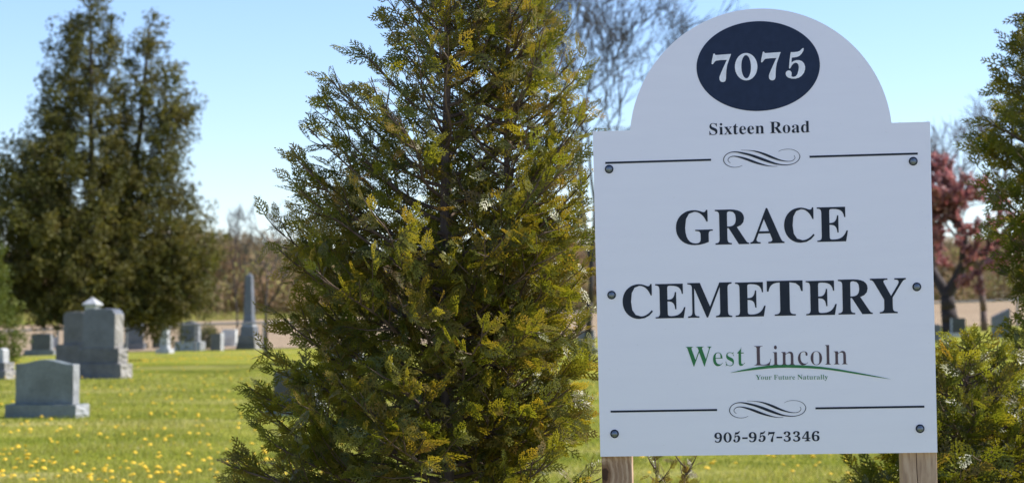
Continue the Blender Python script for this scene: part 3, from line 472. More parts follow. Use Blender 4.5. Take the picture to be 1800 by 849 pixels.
# navy oval with the number
oc = loc(1040 + 801 / 2.739, 320 / 2.739)
ow = (loc(1040 + 1098 / 2.739, 316 / 2.739)[0] - loc(1040 + 504 / 2.739, 324 / 2.739)[0]) / 2
oh = (loc(1040 + 801 / 2.739, 104 / 2.739)[1] - loc(1040 + 801 / 2.739, 536 / 2.739)[1]) / 2
decal('number_oval', [[(oc[0] + ow * math.cos(2*PI*k/96), oc[1] + oh * math.sin(2*PI*k/96)) for k in range(96)]], M_NAVY, sign, LY)
word('number', '70', [(133,172,555,788),(628,168,1108,752)], M_WVIN, 1240, 80, 12.13, y=LY - 0.0007)
word('number', '75', [(95,192,520,812),(614,130,1032,775)], M_WVIN, 1330, 75, 12.13, y=LY - 0.0007)
# phone number
word('phone_number', '905-95', [(105,175,345,496),(392,168,652,488),(700,125,922,485),(985,325,1155,375),(1192,160,1440,480),(1497,125,1725,470)], M_BLACK, 1250, 750, 18)
word('phone_number', '7-3346', [(90,140,312,475),(360,305,540,352),(585,138,812,462),(882,132,1112,460),(1168,132,1430,448),(1475,125,1720,448)], M_BLACK, 1345, 750, 18)
# township logo
line('logo_lettering', 'West', 70, 540, 241, 236, 156, M_GREEN, 1190, 590, 4.5, thin=13, capkey='W')
line('logo_lettering', 'Lincoln', 607, 1355, 236, 226, 157, M_BROWN, 1190, 590, 4.5, thin=13, capkey='L')
line('tagline', 'Your Future Naturally', 624, 1195, 346, 343, 37, M_GREEN, 1190, 590, 4.5, thin=12, capkey='Y')
sw_ = [(420,292),(500,272),(600,252),(720,234),(800,230),(870,229),(960,231),(1050,236),(1130,243),(1200,252),(1280,263),(1350,276),(1450,294),(1570,317),(1692,342),
       (1570,325),(1450,306),(1350,290),(1280,279),(1200,268),(1130,261),(1050,256),(960,253),(870,251),(800,252),(720,257),(600,270),(500,282)]
decal('logo_swoosh', [[loc(1190 + x / 4.5, 590 + y / 4.5) for x, y in sw_]], M_GREEN, sign, LY - 0.0006)
# rules
def rule(x0, y0, x1, y1, w):
    a, b = loc(x0, y0), loc(x1, y1)
    decal('rule_line', [[(a[0], a[1] - w / 2), (b[0], b[1] - w / 2), (b[0], b[1] + w / 2), (a[0], a[1] + w / 2)]], M_BLACK, sign, LY)
rule(1064, 286.7, 1250, 281.2, 0.0055); rule(1423, 275.9, 1613.2, 270.3, 0.0055)
rule(1073.4, 723.0, 1260.5, 720.0, 0.0055); rule(1433.4, 717.2, 1624.8, 714.2, 0.0055)
# scrolls
SA = [(560,219,4),(640,220,6),(720,226,10),(790,237,18),(860,256,26),(940,285,34),(1020,318,36),(1100,350,30),(1180,376,20),(1260,392,13),(1320,395,9),(1370,388,8),(1405,362,8),(1418,335,7),(1402,300,6)]
SB = [(582,460,5),(530,482,6),(460,490,7),(390,478,9),(330,448,11),(295,405,12),(288,365,13),(300,325,12),(335,285,11),(390,257,12),(450,247,15),(520,252,20),(600,268,28),(700,292,34),(800,325,40),(900,362,42),(1000,398,36),(1100,430,26),(1180,446,18),(1260,453,14),(1330,448,11),(1410,425,10),(1465,385,10),(1493,330,11),(1487,290,9),(1455,248,8),(1400,217,7),(1330,203,6),(1260,205,6),(1200,217,5),(1155,242,5)]
SC = [(395,420,6),(368,400,7),(357,375,8),(370,345,9),(405,322,10),(450,315,13),(510,322,20),(590,342,30),(670,368,36),(750,398,36),(830,425,30),(910,448,22),(980,464,14),(1060,474,8),(1140,472,5)]
def crspline(P, sub=5):
    o = []
    P = [P[0]] + list(P) + [P[-1]]
    for i in range(1, len(P) - 2):
        for k in range(sub):
            t = k / sub
            o.append(tuple(0.5 * (2 * P[i][j] + (P[i+1][j] - P[i-1][j]) * t + (2*P[i-1][j] - 5*P[i][j] + 4*P[i+1][j] - P[i+2][j]) * t*t + (3*P[i][j] - P[i-1][j] - 3*P[i+1][j] + P[i+2][j]) * t**3) for j in range(3)))
    o.append(P[-2])
    return o
def scroll(du, dv):
    V, Q = [], []
    for St in (SA, SB, SC):
        pts = crspline(St)
        n = len(pts); o = len(V)
        for i, (x, y, w) in enumerate(pts):
            a, b = pts[max(i - 1, 0)], pts[min(i + 1, n - 1)]
            t = Vector((b[0] - a[0], b[1] - a[1])).normalized()
            for s_ in (-1, 1):
                u, v_ = loc(1240 + (x - t.y * s_ * w / 2) / 9, 240 + (y + t.x * s_ * w / 2) / 9)
                V.append((u + du, LY - 0.0004, v_ + dv))
        for i in range(n - 1):
            Q.append((o + 2*i, o + 2*i + 1, o + 2*i + 3, o + 2*i + 2))
    return link('scroll_ornament', np_mesh('scroll_ornament', np.array(V), np.array(Q)), sign, M_BLACK)
scroll(0, 0)
a_, b_ = loc(1339.15, 278.3), loc(1349.6, 718.6)
scroll(b_[0] - a_[0], b_[1] - a_[1])
# bolts: domed cap on a flat washer
for px, py in ((1070.7,297.6),(1605.2,283.7),(1075.1,518.4),(1611.5,504),(1080.3,761.9),(1617.3,752.9)):
    u, v_ = loc(px, py)
    b = MB(); b.lathe([(0.0088, 0.0018), (0.0088, 0.0035), (0.0078, 0.0062), (0.0052, 0.0082), (0.002, 0.009)], 24, 0, 'y')
    bo = b.build('bolt', M_ZINC, sign, True); bo.location = (u, 0, v_)
    b = MB(); b.lathe([(0.0118, 0.0), (0.0118, 0.0012), (0.0108, 0.0019)], 24, 0, 'y')
    b.build('washer', M_BLACK, bo, False)
# posts
def wood(name, knot=None):
    m, nt, bs = new_mat(name)
    tc = N(nt, 'TexCoord')
    mp = N(nt, 'Mapping'); nt.links.new(tc.outputs['Object'], mp.inputs[0])
    mp.inputs['Scale'].default_value = (1, 1, 0.12)
    vec = mp.outputs[0]
    if knot:
        # grain swirls round a knot: distance to the knot bends the rings
        sub = N(nt, 'VectorMath', operation='SUBTRACT'); nt.links.new(tc.outputs['Object'], sub.inputs[0])
        sub.inputs[1].default_value = knot
        sc_ = N(nt, 'VectorMath', operation='MULTIPLY'); nt.links.new(sub.outputs[0], sc_.inputs[0]); sc_.inputs[1].default_value = (1.25, 0.3, 0.72)
        nz = noise(nt, 28, 3, 0.6, tc.outputs['Object'])
        ad = N(nt, 'VectorMath', operation='MULTIPLY_ADD'); nt.links.new(nz.outputs['Color'], ad.inputs[0]); ad.inputs[1].default_value = (0.02, 0.02, 0.02); nt.links.new(sc_.outputs[0], ad.inputs[2])
        le = N(nt, 'VectorMath', operation='LENGTH'); nt.links.new(ad.outputs[0], le.inputs[0])
        dist = le.outputs['Value']
    g = noise(nt, 90, 4, 0.6, vec, 0.3)
    col = ramp(nt, g.outputs['Fac'], [(0.28, (0.29, 0.18, 0.115)), (0.5, (0.46, 0.31, 0.205)), (0.72, (0.55, 0.40, 0.28))]).outputs[0]
    if knot:
        w = N(nt, 'Math', operation='MULTIPLY'); nt.links.new(dist, w.inputs[0]); w.inputs[1].default_value = 420
        sn = N(nt, 'Math', operation='SINE'); nt.links.new(w.outputs[0], sn.inputs[0])
        rg = ramp(nt, sn.outputs[0], [(0.0, (0.72, 0.66, 0.6)), (0.6, (1, 1, 1))]).outputs[0]
        col = mixc(nt, 1.0, col, rg, 'MULTIPLY')
        kd = ramp(nt, dist, [(0.017, (0.16, 0.1, 0.07)), (0.0185, (0.42, 0.3, 0.22)), (0.0225, (0.5, 0.4, 0.3)), (0.027, (1, 1, 1))]).outputs[0]
        col = mixc(nt, 1.0, col, kd, 'MULTIPLY')
    nt.links.new(col, bs.inputs['Base Color'])
    bs.inputs['Roughness'].default_value = 0.85
    bump(nt, bs, g.outputs['Fac'], 0.35, 0.002)
    return m
def post(px0, px1, py, knot, crack):
    u0 = loc(px0, py)[0]; u1 = loc(px1, py)[0]
    zb = -(SIGN_Z + 0.35)
    w = u1 - u0
    pr = empty('post_tmp', (0, 0, 0))
    COL.objects.unlink(pr); bpy.data.objects.remove(pr)
    me = bpy.data.meshes.new('post')
    hw = w / 2; D = 0.085
    top = SH * 0.985
    rows = []
    nz = 60
    prof = [(-hw + 0.003, 0), (-hw + 0.0008, 0.0008), (-hw, 0.003), (-hw, D - 0.003), (-hw + 0.003, D), (hw - 0.003, D), (hw, D - 0.003), (hw, 0.003), (hw - 0.0008, 0.0008), (hw - 0.003, 0)]
    if crack is not None:
        cx = crack - hw
        prof += [(cx + 0.0011, 0), (cx, 0.012), (cx - 0.0011, 0)]
    V = []; n = len(prof)
    for k in range(nz + 1):
        z = zb + (top - zb) * k / nz
        for j, (x, y) in enumerate(prof):
            dx = 0.0
            if crack is not None and j >= 10:
                dx = 0.0016 * math.sin(z * 21) + 0.0045 * math.sin(z * 4.3 + 1) * 0.6 - (z + 0.05) * 0.055
            V.append((x + dx, 0.0138 + y, z))
    Fc = []
    for k in range(nz):
        for j in range(n):
            j2 = (j + 1) % n
            Fc.append((k * n + j, (k + 1) * n + j, (k + 1) * n + j2, k * n + j2))
    Fc.append(tuple(range(n))[::-1]); Fc.append(tuple(nz * n + j for j in range(n)))
    me.from_pydata(V, [], Fc); me.update()
    import bmesh
    bm = bmesh.new(); bm.from_mesh(me); bmesh.ops.recalc_face_normals(bm, faces=bm.faces); bm.to_mesh(me); bm.free()
    kn = None
    if knot:
        ku, kv = loc(*knot)
        kn = (ku - (u0 + u1) / 2, 0.0138, kv)
    o = link('post', me, sign, wood('post_wood_knotted' if knot else 'post_wood', kn))
    o.location = ((u0 + u1) / 2, 0, 0)
    return o
p1 = post(1057, 1110.5, 815, (1068, 826), None)
p1['label'] = 'left wooden post with a dark knot'
p2 = post(1586, 1648, 810, None, loc(1612, 810)[0] - loc(1586, 810)[0])
p2['label'] = 'right wooden post with a long crack'

# ------------------------------------------------------------ vegetation machinery
rng = np.random.default_rng(11)
def frond(n=8, w=0.04, seed=0, sub=4):
    """flat spray of scale leaves: unit long, grows along +y in the xy plane"""
    r = np.random.default_rng(seed)
    V, T = [], []
    def strip(p, d, L, w0, w1, t0, t1):
        nn = np.array([-d[1], d[0]])
        q = p + d * L
        for a, b, tt in ((p, -w0, t0), (p, w0, t0), (q, w1, t1), (q, -w1, t1)):
            V.append((a[0] + nn[0] * b / 2, a[1] + nn[1] * b / 2)); T.append(tt)
    def bent(p, ang, L, w, t0, t1, segs=2, curve=0.25):
        pts = [p]
        for i in range(segs):
            d = np.array([math.sin(ang), math.cos(ang)])
            strip(p, d, L / segs * 1.05, w * (1 - 0.2 * i), w * (0.9 - 0.35 * i), t0 + (t1 - t0) * i / segs, t0 + (t1 - t0) * (i + 1) / segs)
            p = p + d * L / segs
            ang *= (1 - curve)
            pts.append(p)
        return pts
    strip(np.zeros(2), np.array([0, 1.0]), 0.95, w * 0.7, w * 0.7, 0, 0.8)
    for i in range(n):
        t = 0.1 + 0.85 * i / (n - 1)
        for s in (-1, 1):
            if r.random() < 0.12: continue
            tt = t + 0.05 * s * 0.5 + r.uniform(-0.015, 0.015)
            L = (0.42 * (1 - tt) ** 0.75 + 0.06) * r.uniform(0.75, 1.1) * min(1, 0.55 + tt * 2.2)
            ang = s * R(r.uniform(38, 52))
            p0 = np.array([0.0, tt])
            pts = bent(p0, ang, L, w, 0.2 + 0.5 * tt, 0.5 + 0.5 * tt)
            m = max(1, int(round(sub * L / 0.4)))
            for j in range(m):
                f = 0.28 + 0.68 * j / m
                base = pts[0] + (pts[1] - pts[0]) * min(1, f * 2) + (pts[2] - pts[1]) * max(0, f * 2 - 1)
                for s2 in (-1, 1):
                    if s2 * s < 0 and f < 0.3: continue
                    a2 = ang * 0.9 + s2 * R(r.uniform(34, 48))
                    strip(base, np.array([math.sin(a2), math.cos(a2)]), L * (0.30 - 0.14 * f) * r.uniform(0.8, 1.15) + 0.015, w * 0.9, w * 0.5, 0.4 + 0.4 * tt, 0.75 + 0.25 * tt)
    V = np.array(V); T = np.array(T)
    z = 0.10 * np.sin(V[:, 0] * 6 + seed) * np.abs(V[:, 0]) - 0.22 * V[:, 1] ** 2 + r.uniform(-0.008, 0.008, len(V))
    return np.column_stack([V, z]), T
def scatter(templates, pos, Y, Z, scale, c0, c1, rg):
    """place templates at pos with growth axis Y and flat normal Z; colours run from c0 (base) to c1 (tip)"""
    X = np.cross(Y, Z); X /= np.linalg.norm(X, axis=1)[:, None]
    Z = np.cross(X, Y); Z /= np.linalg.norm(Z, axis=1)[:, None]
    which = rg.integers(0, len(templates), len(pos))
    Vs, Cs = [], []
    for i, (T, tt) in enumerate(templates):
        m = which == i
        if not m.any(): continue
        sc = scale[m][:, None, None]
        P = (T[None, :, 0:1] * X[m][:, None, :] + T[None, :, 1:2] * Y[m][:, None, :] + T[None, :, 2:3] * Z[m][:, None, :]) * sc + pos[m][:, None, :]
        C = c0[m][:, None, :] * (1 - tt[None, :, None]) + c1[m][:, None, :] * tt[None, :, None]
        Vs.append(P.reshape(-1, 3)); Cs.append(C.reshape(-1, 3))
    V = np.concatenate(Vs); C = np.concatenate(Cs)
    Q = np.arange(len(V)).reshape(-1, 4)
    return V, Q, C
FR = [frond(7, 0.046, s, 3) for s in range(6)]
FR_SM = [frond(6, 0.052, s + 20, 3) for s in range(4)]
def clump(nq, seed, flat=0.5, size=0.3):
    r = np.random.default_rng(seed)
    V = []
    for i in range(nq):
        c = r.normal(0, 1, 3); c *= r.random() ** 0.4 / np.linalg.norm(c) * 0.5; c[2] *= flat
        d = r.normal(0, 1, 3); d[2] *= 0.7; d /= np.linalg.norm(d)
        e = np.cross(d, r.normal(0, 1, 3)); e /= np.linalg.norm(e)
        L, W = size * r.uniform(0.6, 1.3), size * r.uniform(0.25, 0.5)
        c[1] += 0.5
        V += [c - d * L / 2 - e * W * 0.3, c - d * L / 2 + e * W * 0.3, c + d * L / 2 + e * W / 2, c + d * L / 2 - e * W / 2]
    V = np.array(V)
    return V, np.clip(V[:, 1], 0, 1)

def pick(rg, n, pal, wts, jit=0.18):
    pal = np.array(pal); w = np.array(wts, float); w /= w.sum()
    c = pal[rg.choice(len(pal), n, p=w)]
    return c * (1 + rg.uniform(-jit, jit, (n, 1))) * (1 + rg.uniform(-0.06, 0.06, (n, 3)))

def conifer(root, stems, seed, prim_gap, sec_gap, spr_gap, spr_len, templates, mat, pal, tip_pal, wts, tip_wts,
            lift=0.7, sides=6, inner=0.25, depth=3, leafdense=lambda z: 1.0, sec_len=0.36, barkm=None, twigm=None, hang=0.0, rmul=1.0, grow=1.0, front=None, bare_frac=0.0, clip=False, parts=('trunk', 'branches', 'crown')):
    """stems: (points list, radii list, envelope(z, az) -> radius, z_from, z_to)"""
    rg = np.random.default_rng(seed)
    trunk, limbs = MB(), MB()
    P, D, U, G = [], [], [], []
    grp = 0
    for pts, rad, env, z0, z1 in stems:
        pa = np.array(pts, float)
        trunk.tube(pts, rad, 10)
        def stem(z):
            return np.array([np.interp(z, pa[:, 2], pa[:, 0]), np.interp(z, pa[:, 2], pa[:, 1]), z])
        z = z0; az = rg.uniform(0, 2 * PI)
        while z < z1:
            az += 2.4 + rg.uniform(-0.5, 0.5)
            o = stem(z)
            if front is not None and math.cos(az) < -0.45 and z > front and rg.random() < 0.4:
                z += prim_gap * 0.5; continue
            zr = z
            lf = lift(z) if callable(lift) else lift
            ru = rg.uniform(0.75, 1.2)
            for _ in range(5):
                Rr_ = env(zr, az) * grow; zr = z + lf * Rr_ * ru + spr_len * 0.6
            if Rr_ > 0.02:
                L = Rr_ * min(1.12, rg.triangular(0.72, 0.98, 1.01))
                rise = lf * Rr_ * ru
                out_ = np.array([math.sin(az), math.cos(az), 0.0])
                side = np.array([math.cos(az), -math.sin(az), 0.0])
                bend = rg.uniform(-0.15, 0.15); wob = rg.uniform(0, 6)
                n = 8
                br = []
                for k in range(n + 1):
                    s = k / n
                    br.append(o + out_ * L * s ** 0.92 + np.array([0, 0, 1]) * rise * (s ** (1.35 if hang == 0 else 1) - hang * s * s) + side * L * (bend * s * s + 0.03 * math.sin(wob + s * 9)))
                r0 = (0.003 + 0.009 * L) * rmul
                limbs.tube(br, [r0 * (1 - 0.82 * k / n) for k in range(n + 1)], sides, 0, False)
                br = np.array(br)
                # secondaries
                s = inner
                while s < 1.0:
                    i = min(n - 1, int(s * n)); f = s * n - i
                    p = br[i] * (1 - f) + br[i + 1] * f
                    d = br[i + 1] - br[i]; d /= np.linalg.norm(d)
                    if s > 0.93: sd = d
                    else:
                        sg = 1 if rg.random() < 0.5 else -1
                        sd = d * 0.75 + side * sg * rg.uniform(0.3, 0.95) + np.array([0, 0, rg.uniform(-0.45, 0.6)])
                        sd /= np.linalg.norm(sd)
                    L2 = sec_len * Rr_ * (1.15 - 0.65 * s) * rg.uniform(0.6, 1.25)
                    if clip:
                        for _ in range(4):
                            e_ = p + sd * L2 * 1.1 - o
                            if math.hypot(e_[0], e_[1]) > env(e_[2] + o[2], math.atan2(e_[0], e_[1])) * 1.0: L2 *= 0.65
                    q = [p, p + sd * L2 * 0.5 + np.array([0, 0, L2 * 0.02]), p + sd * L2 + np.array([0, 0, L2 * 0.14])]
                    limbs.tube(q, [r0 * 0.4, r0 * 0.28, r0 * 0.12], max(3, sides - 2), 0, False)
                    grp += 1
                    if rg.random() < bare_frac:
                        s += sec_gap / L * rg.uniform(0.7, 1.3); continue
                    m = max(1, int(L2 / spr_gap * leafdense(p[2])))
                    for k in range(m + 1):
                        t = k / m if m else 1
                        if t < 0.12 and s < 0.5: continue
                        pp = q[0] * (1 - t) + q[2] * t if m else q[2]
                        dd = sd + rg.normal(0, 0.5, 3) + np.array([0, 0, -0.12]); dd /= np.linalg.norm(dd)
                        P.append(pp); D.append(dd); U.append(max(s, 0.0) * 0.6 + t * 0.4); G.append(grp)
                    s += sec_gap / L * rg.uniform(0.7, 1.3)
            z += prim_gap * rg.uniform(0.6, 1.4)
        # leader
        tp = np.array(pts[-1])
        for k in range(10):
            dd = np.array([rg.normal(0, 0.4), rg.normal(0, 0.4), 1.0]); P.append(tp - np.array([0, 0, spr_len * 2.2 * rg.random()])); D.append(dd / np.linalg.norm(dd)); U.append(1); G.append(grp)
    P, D, U, G = np.array(P), np.array(D), np.array(U), np.array(G)
    if clip:
        # keep the crown inside its outline, with an uneven edge
        keep = np.zeros(len(P), bool)
        for pts, rad, env, z0, z1 in stems:
            pa = np.array(pts, float)
            for i, p in enumerate(P):
                e = p + D[i] * spr_len * 0.8
                ax, ay = np.interp(e[2], pa[:, 2], pa[:, 0]), np.interp(e[2], pa[:, 2], pa[:, 1])
                r_ = math.hypot(e[0] - ax, e[1] - ay); a_ = math.atan2(e[0] - ax, e[1] - ay)
                if r_ < env(e[2], a_) * (1.065 + 0.05 * math.sin(e[2] * 17 + a_ * 3) + 0.04 * math.sin(e[2] * 41)): keep[i] = True
        P, D, U, G = P[keep], D[keep], U[keep], G[keep]
    n = len(P)
    Zn = np.cross(D, rg.normal(0, 1, (n, 3)) * np.array([0.8, 0.8, 0.5]) + np.array([0, 0, 0.8]))
    Zn += rg.normal(0, 0.25, (n, 3))
    # neighbouring sprays of one bough share their hue, with a little drift
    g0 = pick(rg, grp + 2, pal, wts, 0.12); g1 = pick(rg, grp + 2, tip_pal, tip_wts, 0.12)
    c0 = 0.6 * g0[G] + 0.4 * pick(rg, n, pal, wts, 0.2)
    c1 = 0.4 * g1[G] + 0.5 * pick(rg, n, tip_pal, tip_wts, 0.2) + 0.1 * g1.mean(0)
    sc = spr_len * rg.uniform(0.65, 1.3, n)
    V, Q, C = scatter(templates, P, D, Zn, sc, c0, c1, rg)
    trunk.build(parts[0], barkm or M_CBARK, root, True)
    limbs.build(parts[1], twigm or M_TWIG, root, True)
    me = np_mesh(parts[2], V, Q, C)
    link(parts[2], me, root, mat)
    return P, n

def segs_tree(seed, H, levels=7, spread=28, nchild=(2, 3), lean=(0, 0), r0=0.16, first=0.22, ratio=0.78, twig=True, up=0.12):
    """bare broadleaf tree as a list of segments (p0, p1, ra, rb, level)"""
    rg = random.Random(seed)
    out_ = []
    def perp(d):
        v_ = Vector((rg.gauss(0, 1), rg.gauss(0, 1), rg.gauss(0, 1)))
        return (v_ - d * v_.dot(d)).normalized()
    def grow(p, d, L, r, lev):
        k = 3 if lev < 3 else 2
        pts = [p]
        for i in range(k):
            d = (d + perp(d) * rg.uniform(0.03, 0.14) + Vector((0, 0, up * (0.5 if lev else 0)))).normalized()
            q = pts[-1] + d * (L / k)
            out_.append((pts[-1], q, r * (1 - 0.3 * i / k), r * (1 - 0.3 * (i + 1) / k), lev))
            pts.append(q)
            if lev >= 2 and rg.random() < 0.55 and lev < levels:
                a = R(rg.uniform(30, 60))
                grow(q, (d * math.cos(a) + perp(d) * math.sin(a)).normalized(), L * 0.55, r * 0.42, max(lev + 2, levels - 2))
        if lev >= levels: return
        for c_ in range(rg.randint(*nchild)):
            a = R(rg.uniform(0.45, 1.3) * spread)
            grow(pts[-1], (d * math.cos(a) + perp(d) * math.sin(a)).normalized(), L * ratio * rg.uniform(0.8, 1.15), r * 0.66, lev + 1)
    grow(Vector((0, 0, 0)), Vector((lean[0], lean[1], 1)).normalized(), H * first, r0, 0)
    k_ = H / max(s_[1].z for s_ in out_)
    return [(s_[0] * k_, s_[1] * k_, s_[2], s_[3], s_[4]) for s_ in out_]
def tree_from_segs(root, segs, fine=3, barkm=None, rmin=0.006, names=('trunk', 'branches')):
    a, b = MB(), MB()
    for p, q, ra, rb, lev in segs:
        if lev == 0: a.tube([p, q], [ra, rb], 10, 0, True)
        else: b.tube([p, q], [max(ra, rmin), max(rb, rmin * 0.8)], 6 if lev < 3 else fine, 0, False)
    a.build(names[0], barkm or M_GBARK, root, True)
    b.build(names[1], barkm or M_GBARK, root, True)
def ribbons(segs, wmin=0.02, rg=None):
    P = np.array([s[0][:] for s in segs]); Q = np.array([s[1][:] for s in segs])
    r0 = np.maximum(np.array([s[2] for s in segs]), wmin); r1 = np.maximum(np.array([s[3] for s in segs]), wmin)
    D = Q - P
    S_ = np.cross(D, rg.normal(0, 1, P.shape)); S_ /= np.linalg.norm(S_, axis=1)[:, None]
    V = np.stack([P - S_ * r0[:, None], P + S_ * r0[:, None], Q + S_ * r1[:, None], Q - S_ * r1[:, None]], 1)
    return V

# ------------------------------------------------------------ the ground
def ground_mat():
    m, nt, bs = new_mat('lawn')
    v = mapped(nt)
    n1 = noise(nt, 0.35, 5, 0.6, mapped(nt, (0.45, 1.5, 1)))
    n2 = noise(nt, 14, 5, 0.75, v)
    n3 = noise(nt, 1.6, 5, 0.7, mapped(nt, (0.3, 1.4, 1)))
    a = ramp(nt, n1.outputs['Fac'], [(0.32, (0.19, 0.215, 0.03)), (0.52, (0.275, 0.275, 0.05)), (0.68, (0.40, 0.35, 0.15))]).outputs[0]
    b = ramp(nt, n2.outputs['Fac'], [(0.3, (0.6, 0.65, 0.5)), (0.7, (1.25, 1.2, 1.15))]).outputs[0]
    c = ramp(nt, n3.outputs['Fac'], [(0.35, (0.82, 0.88, 0.8)), (0.68, (1.12, 1.08, 1.2))]).outputs[0]
    x = mixc(nt, 1.0, a, b, 'MULTIPLY'); x = mixc(nt, 1.0, x, c, 'MULTIPLY')
    nt.links.new(x, bs.inputs['Base Color'])
    bs.inputs['Roughness'].default_value = 0.95
    bs.inputs['Specular IOR Level'].default_value = 0.0
    bump(nt, bs, n2.outputs['Fac'], 0.6, 0.05)
    return m
M_LAWN = ground_mat()
xs = np.unique(np.concatenate([np.linspace(-40, 40, 61), np.linspace(-400, -40, 19), np.linspace(40, 400, 19), [-3000, -1500, 1500, 3000]]))
ys = np.unique(np.concatenate([np.linspace(-20, 100, 81), np.linspace(100, 500, 21), [-300, -100, 1000, 2000, 4000]]))
V = np.array([(x, y, ground_z(x, y)) for y in ys for x in xs])
nx = len(xs)
Q = np.array([(j * nx + i, j * nx + i + 1, (j + 1) * nx + i + 1, (j + 1) * nx + i) for j in range(len(ys) - 1) for i in range(nx - 1)])
tag(link('ground', np_mesh('ground', V, Q), None, M_LAWN, True), kind='structure')
# the unseen road, with pale gravel added beside it to bounce light onto the sign
def gravel(name, a, b, sc):
    m, nt, bs = new_mat(name)
    n1 = noise(nt, sc, 5, 0.75, mapped(nt)); n2 = noise(nt, 0.7, 4, 0.6, mapped(nt))
    c1 = ramp(nt, n1.outputs['Fac'], [(0.3, a), (0.7, b)]).outputs[0]
    c2 = ramp(nt, n2.outputs['Fac'], [(0.3, (0.88, 0.87, 0.85)), (0.7, (1.05, 1.05, 1.05))]).outputs[0]
    nt.links.new(mixc(nt, 1.0, c1, c2, 'MULTIPLY'), bs.inputs['Base Color']); bs.inputs['Roughness'].default_value = 0.95
    bump(nt, bs, n1.outputs['Fac'], 0.6, 0.02)
    return m
def strip_mesh(y0, y1, z):
    xs_ = np.linspace(-80, 80, 33); V = [(x, y, z) for y in (y0, y1) for x in xs_]
    return np_mesh('strip', np.array(V), np.array([(i, i + 1, 33 + i + 1, 33 + i) for i in range(32)]))
tag(link('bounce_gravel', strip_mesh(-3.5, 3.3, 0.006), None, gravel('pale_gravel', (0.34, 0.32, 0.29), (0.5, 0.47, 0.44), 45)), kind='structure')
tag(link('road', strip_mesh(-11.5, -3.49, 0.012), None, gravel('worn_asphalt', (0.13, 0.13, 0.13), (0.24, 0.235, 0.23), 90)), kind='structure')
tag(link('bounce_gravel', strip_mesh(-20, -11.51, 0.006), None, bpy.data.materials['pale_gravel']), kind='structure')
# the bare field beyond the fence
m, nt, bs = new_mat('stubble_field')
n1 = noise(nt, 0.08, 5, 0.6, mapped(nt, (0.3, 1.6, 1)))
n2 = noise(nt, 3, 5, 0.7, mapped(nt))
a = ramp(nt, n1.outputs['Fac'], [(0.35, (0.35, 0.255, 0.165)), (0.65, (0.44, 0.33, 0.225))]).outputs[0]
b = ramp(nt, n2.outputs['Fac'], [(0.3, (0.7, 0.7, 0.7)), (0.7, (1.15, 1.15, 1.15))]).outputs[0]
nt.links.new(mixc(nt, 1.0, a, b, 'MULTIPLY'), bs.inputs['Base Color'])
bs.inputs['Roughness'].default_value = 1.0
bs.inputs['Specular IOR Level'].default_value = 0.0
xs2 = np.unique(np.concatenate([np.linspace(-60, 60, 41), np.linspace(-300, 300, 21)]))
ys2 = np.concatenate([np.linspace(97, 150, 20), np.linspace(160, 300, 12)])
V = np.array([(x, y, ground_z(x, y) + 0.03 + 0.25 * min(1, (y - 97) / 8)) for y in ys2 for x in xs2])
nx = len(xs2)
Q = np.array([(j * nx + i, j * nx + i + 1, (j + 1) * nx + i + 1, (j + 1) * nx + i) for j in range(len(ys2) - 1) for i in range(nx - 1)])
tag(link('field', np_mesh('field', V, Q), None, m, True), kind='structure')

# grass blades on the near lawn
rg = np.random.default_rng(5)
NB = 300000
u = rg.random(NB)
y0, y1 = 11.0, 46.0
Yb = (y0 ** -0.4 + u * (y1 ** -0.4 - y0 ** -0.4)) ** (-1 / 0.4)
Xb = rg.uniform(-1, 1, NB) * (0.29 * Yb + 1.5)
gz = np.array([ground_z(x, y) for x, y in zip(Xb, Yb)])
hgt = rg.uniform(0.03, 0.065, NB) * (1 + 0.5 * np.sin(Xb * 2.1 + np.sin(Yb * 1.3) * 2) * np.sin(Yb * 1.7))
az = rg.uniform(0, 2 * PI, NB)
wd = 0.0028 * (Yb / 12) ** 0.9
ln = rg.normal(0, 0.5, (NB, 2)) * hgt[:, None]
B = np.column_stack([Xb, Yb, gz - 0.005])
wv = np.column_stack([np.cos(az) * wd, np.sin(az) * wd, np.zeros(NB)])
tip = B + np.column_stack([ln[:, 0], ln[:, 1], hgt])
V = np.stack([B - wv, B + wv, tip], 1).reshape(-1, 3)
pat = 0.5 + 0.5 * np.sin(Yb * 1.9 + 1.3 * np.sin(Xb * 0.35) + 0.8 * np.sin(Yb * 0.6)) * np.cos(Xb * 0.22 + Yb * 0.3)
gc = (0.78 + 0.42 * pat)[:, None] * np.column_stack([0.9 + 0.2 * pat, np.ones(NB), 0.8 + 0.5 * pat]) * pick(rg, NB, [(0.24, 0.25, 0.05), (0.3, 0.295, 0.075), (0.4, 0.365, 0.16), (0.17, 0.195, 0.04)], [4, 4, 1.3, 2], 0.2)
C = np.repeat(gc, 3, axis=0); C[2::3] *= 1.15
tag(link('grass', np_mesh('grass', V, np.arange(NB * 3).reshape(-1, 3), C, nside=3), None, M_GRASSB), kind='stuff',
    label='short mown green grass of the near cemetery lawn', cat='grass')

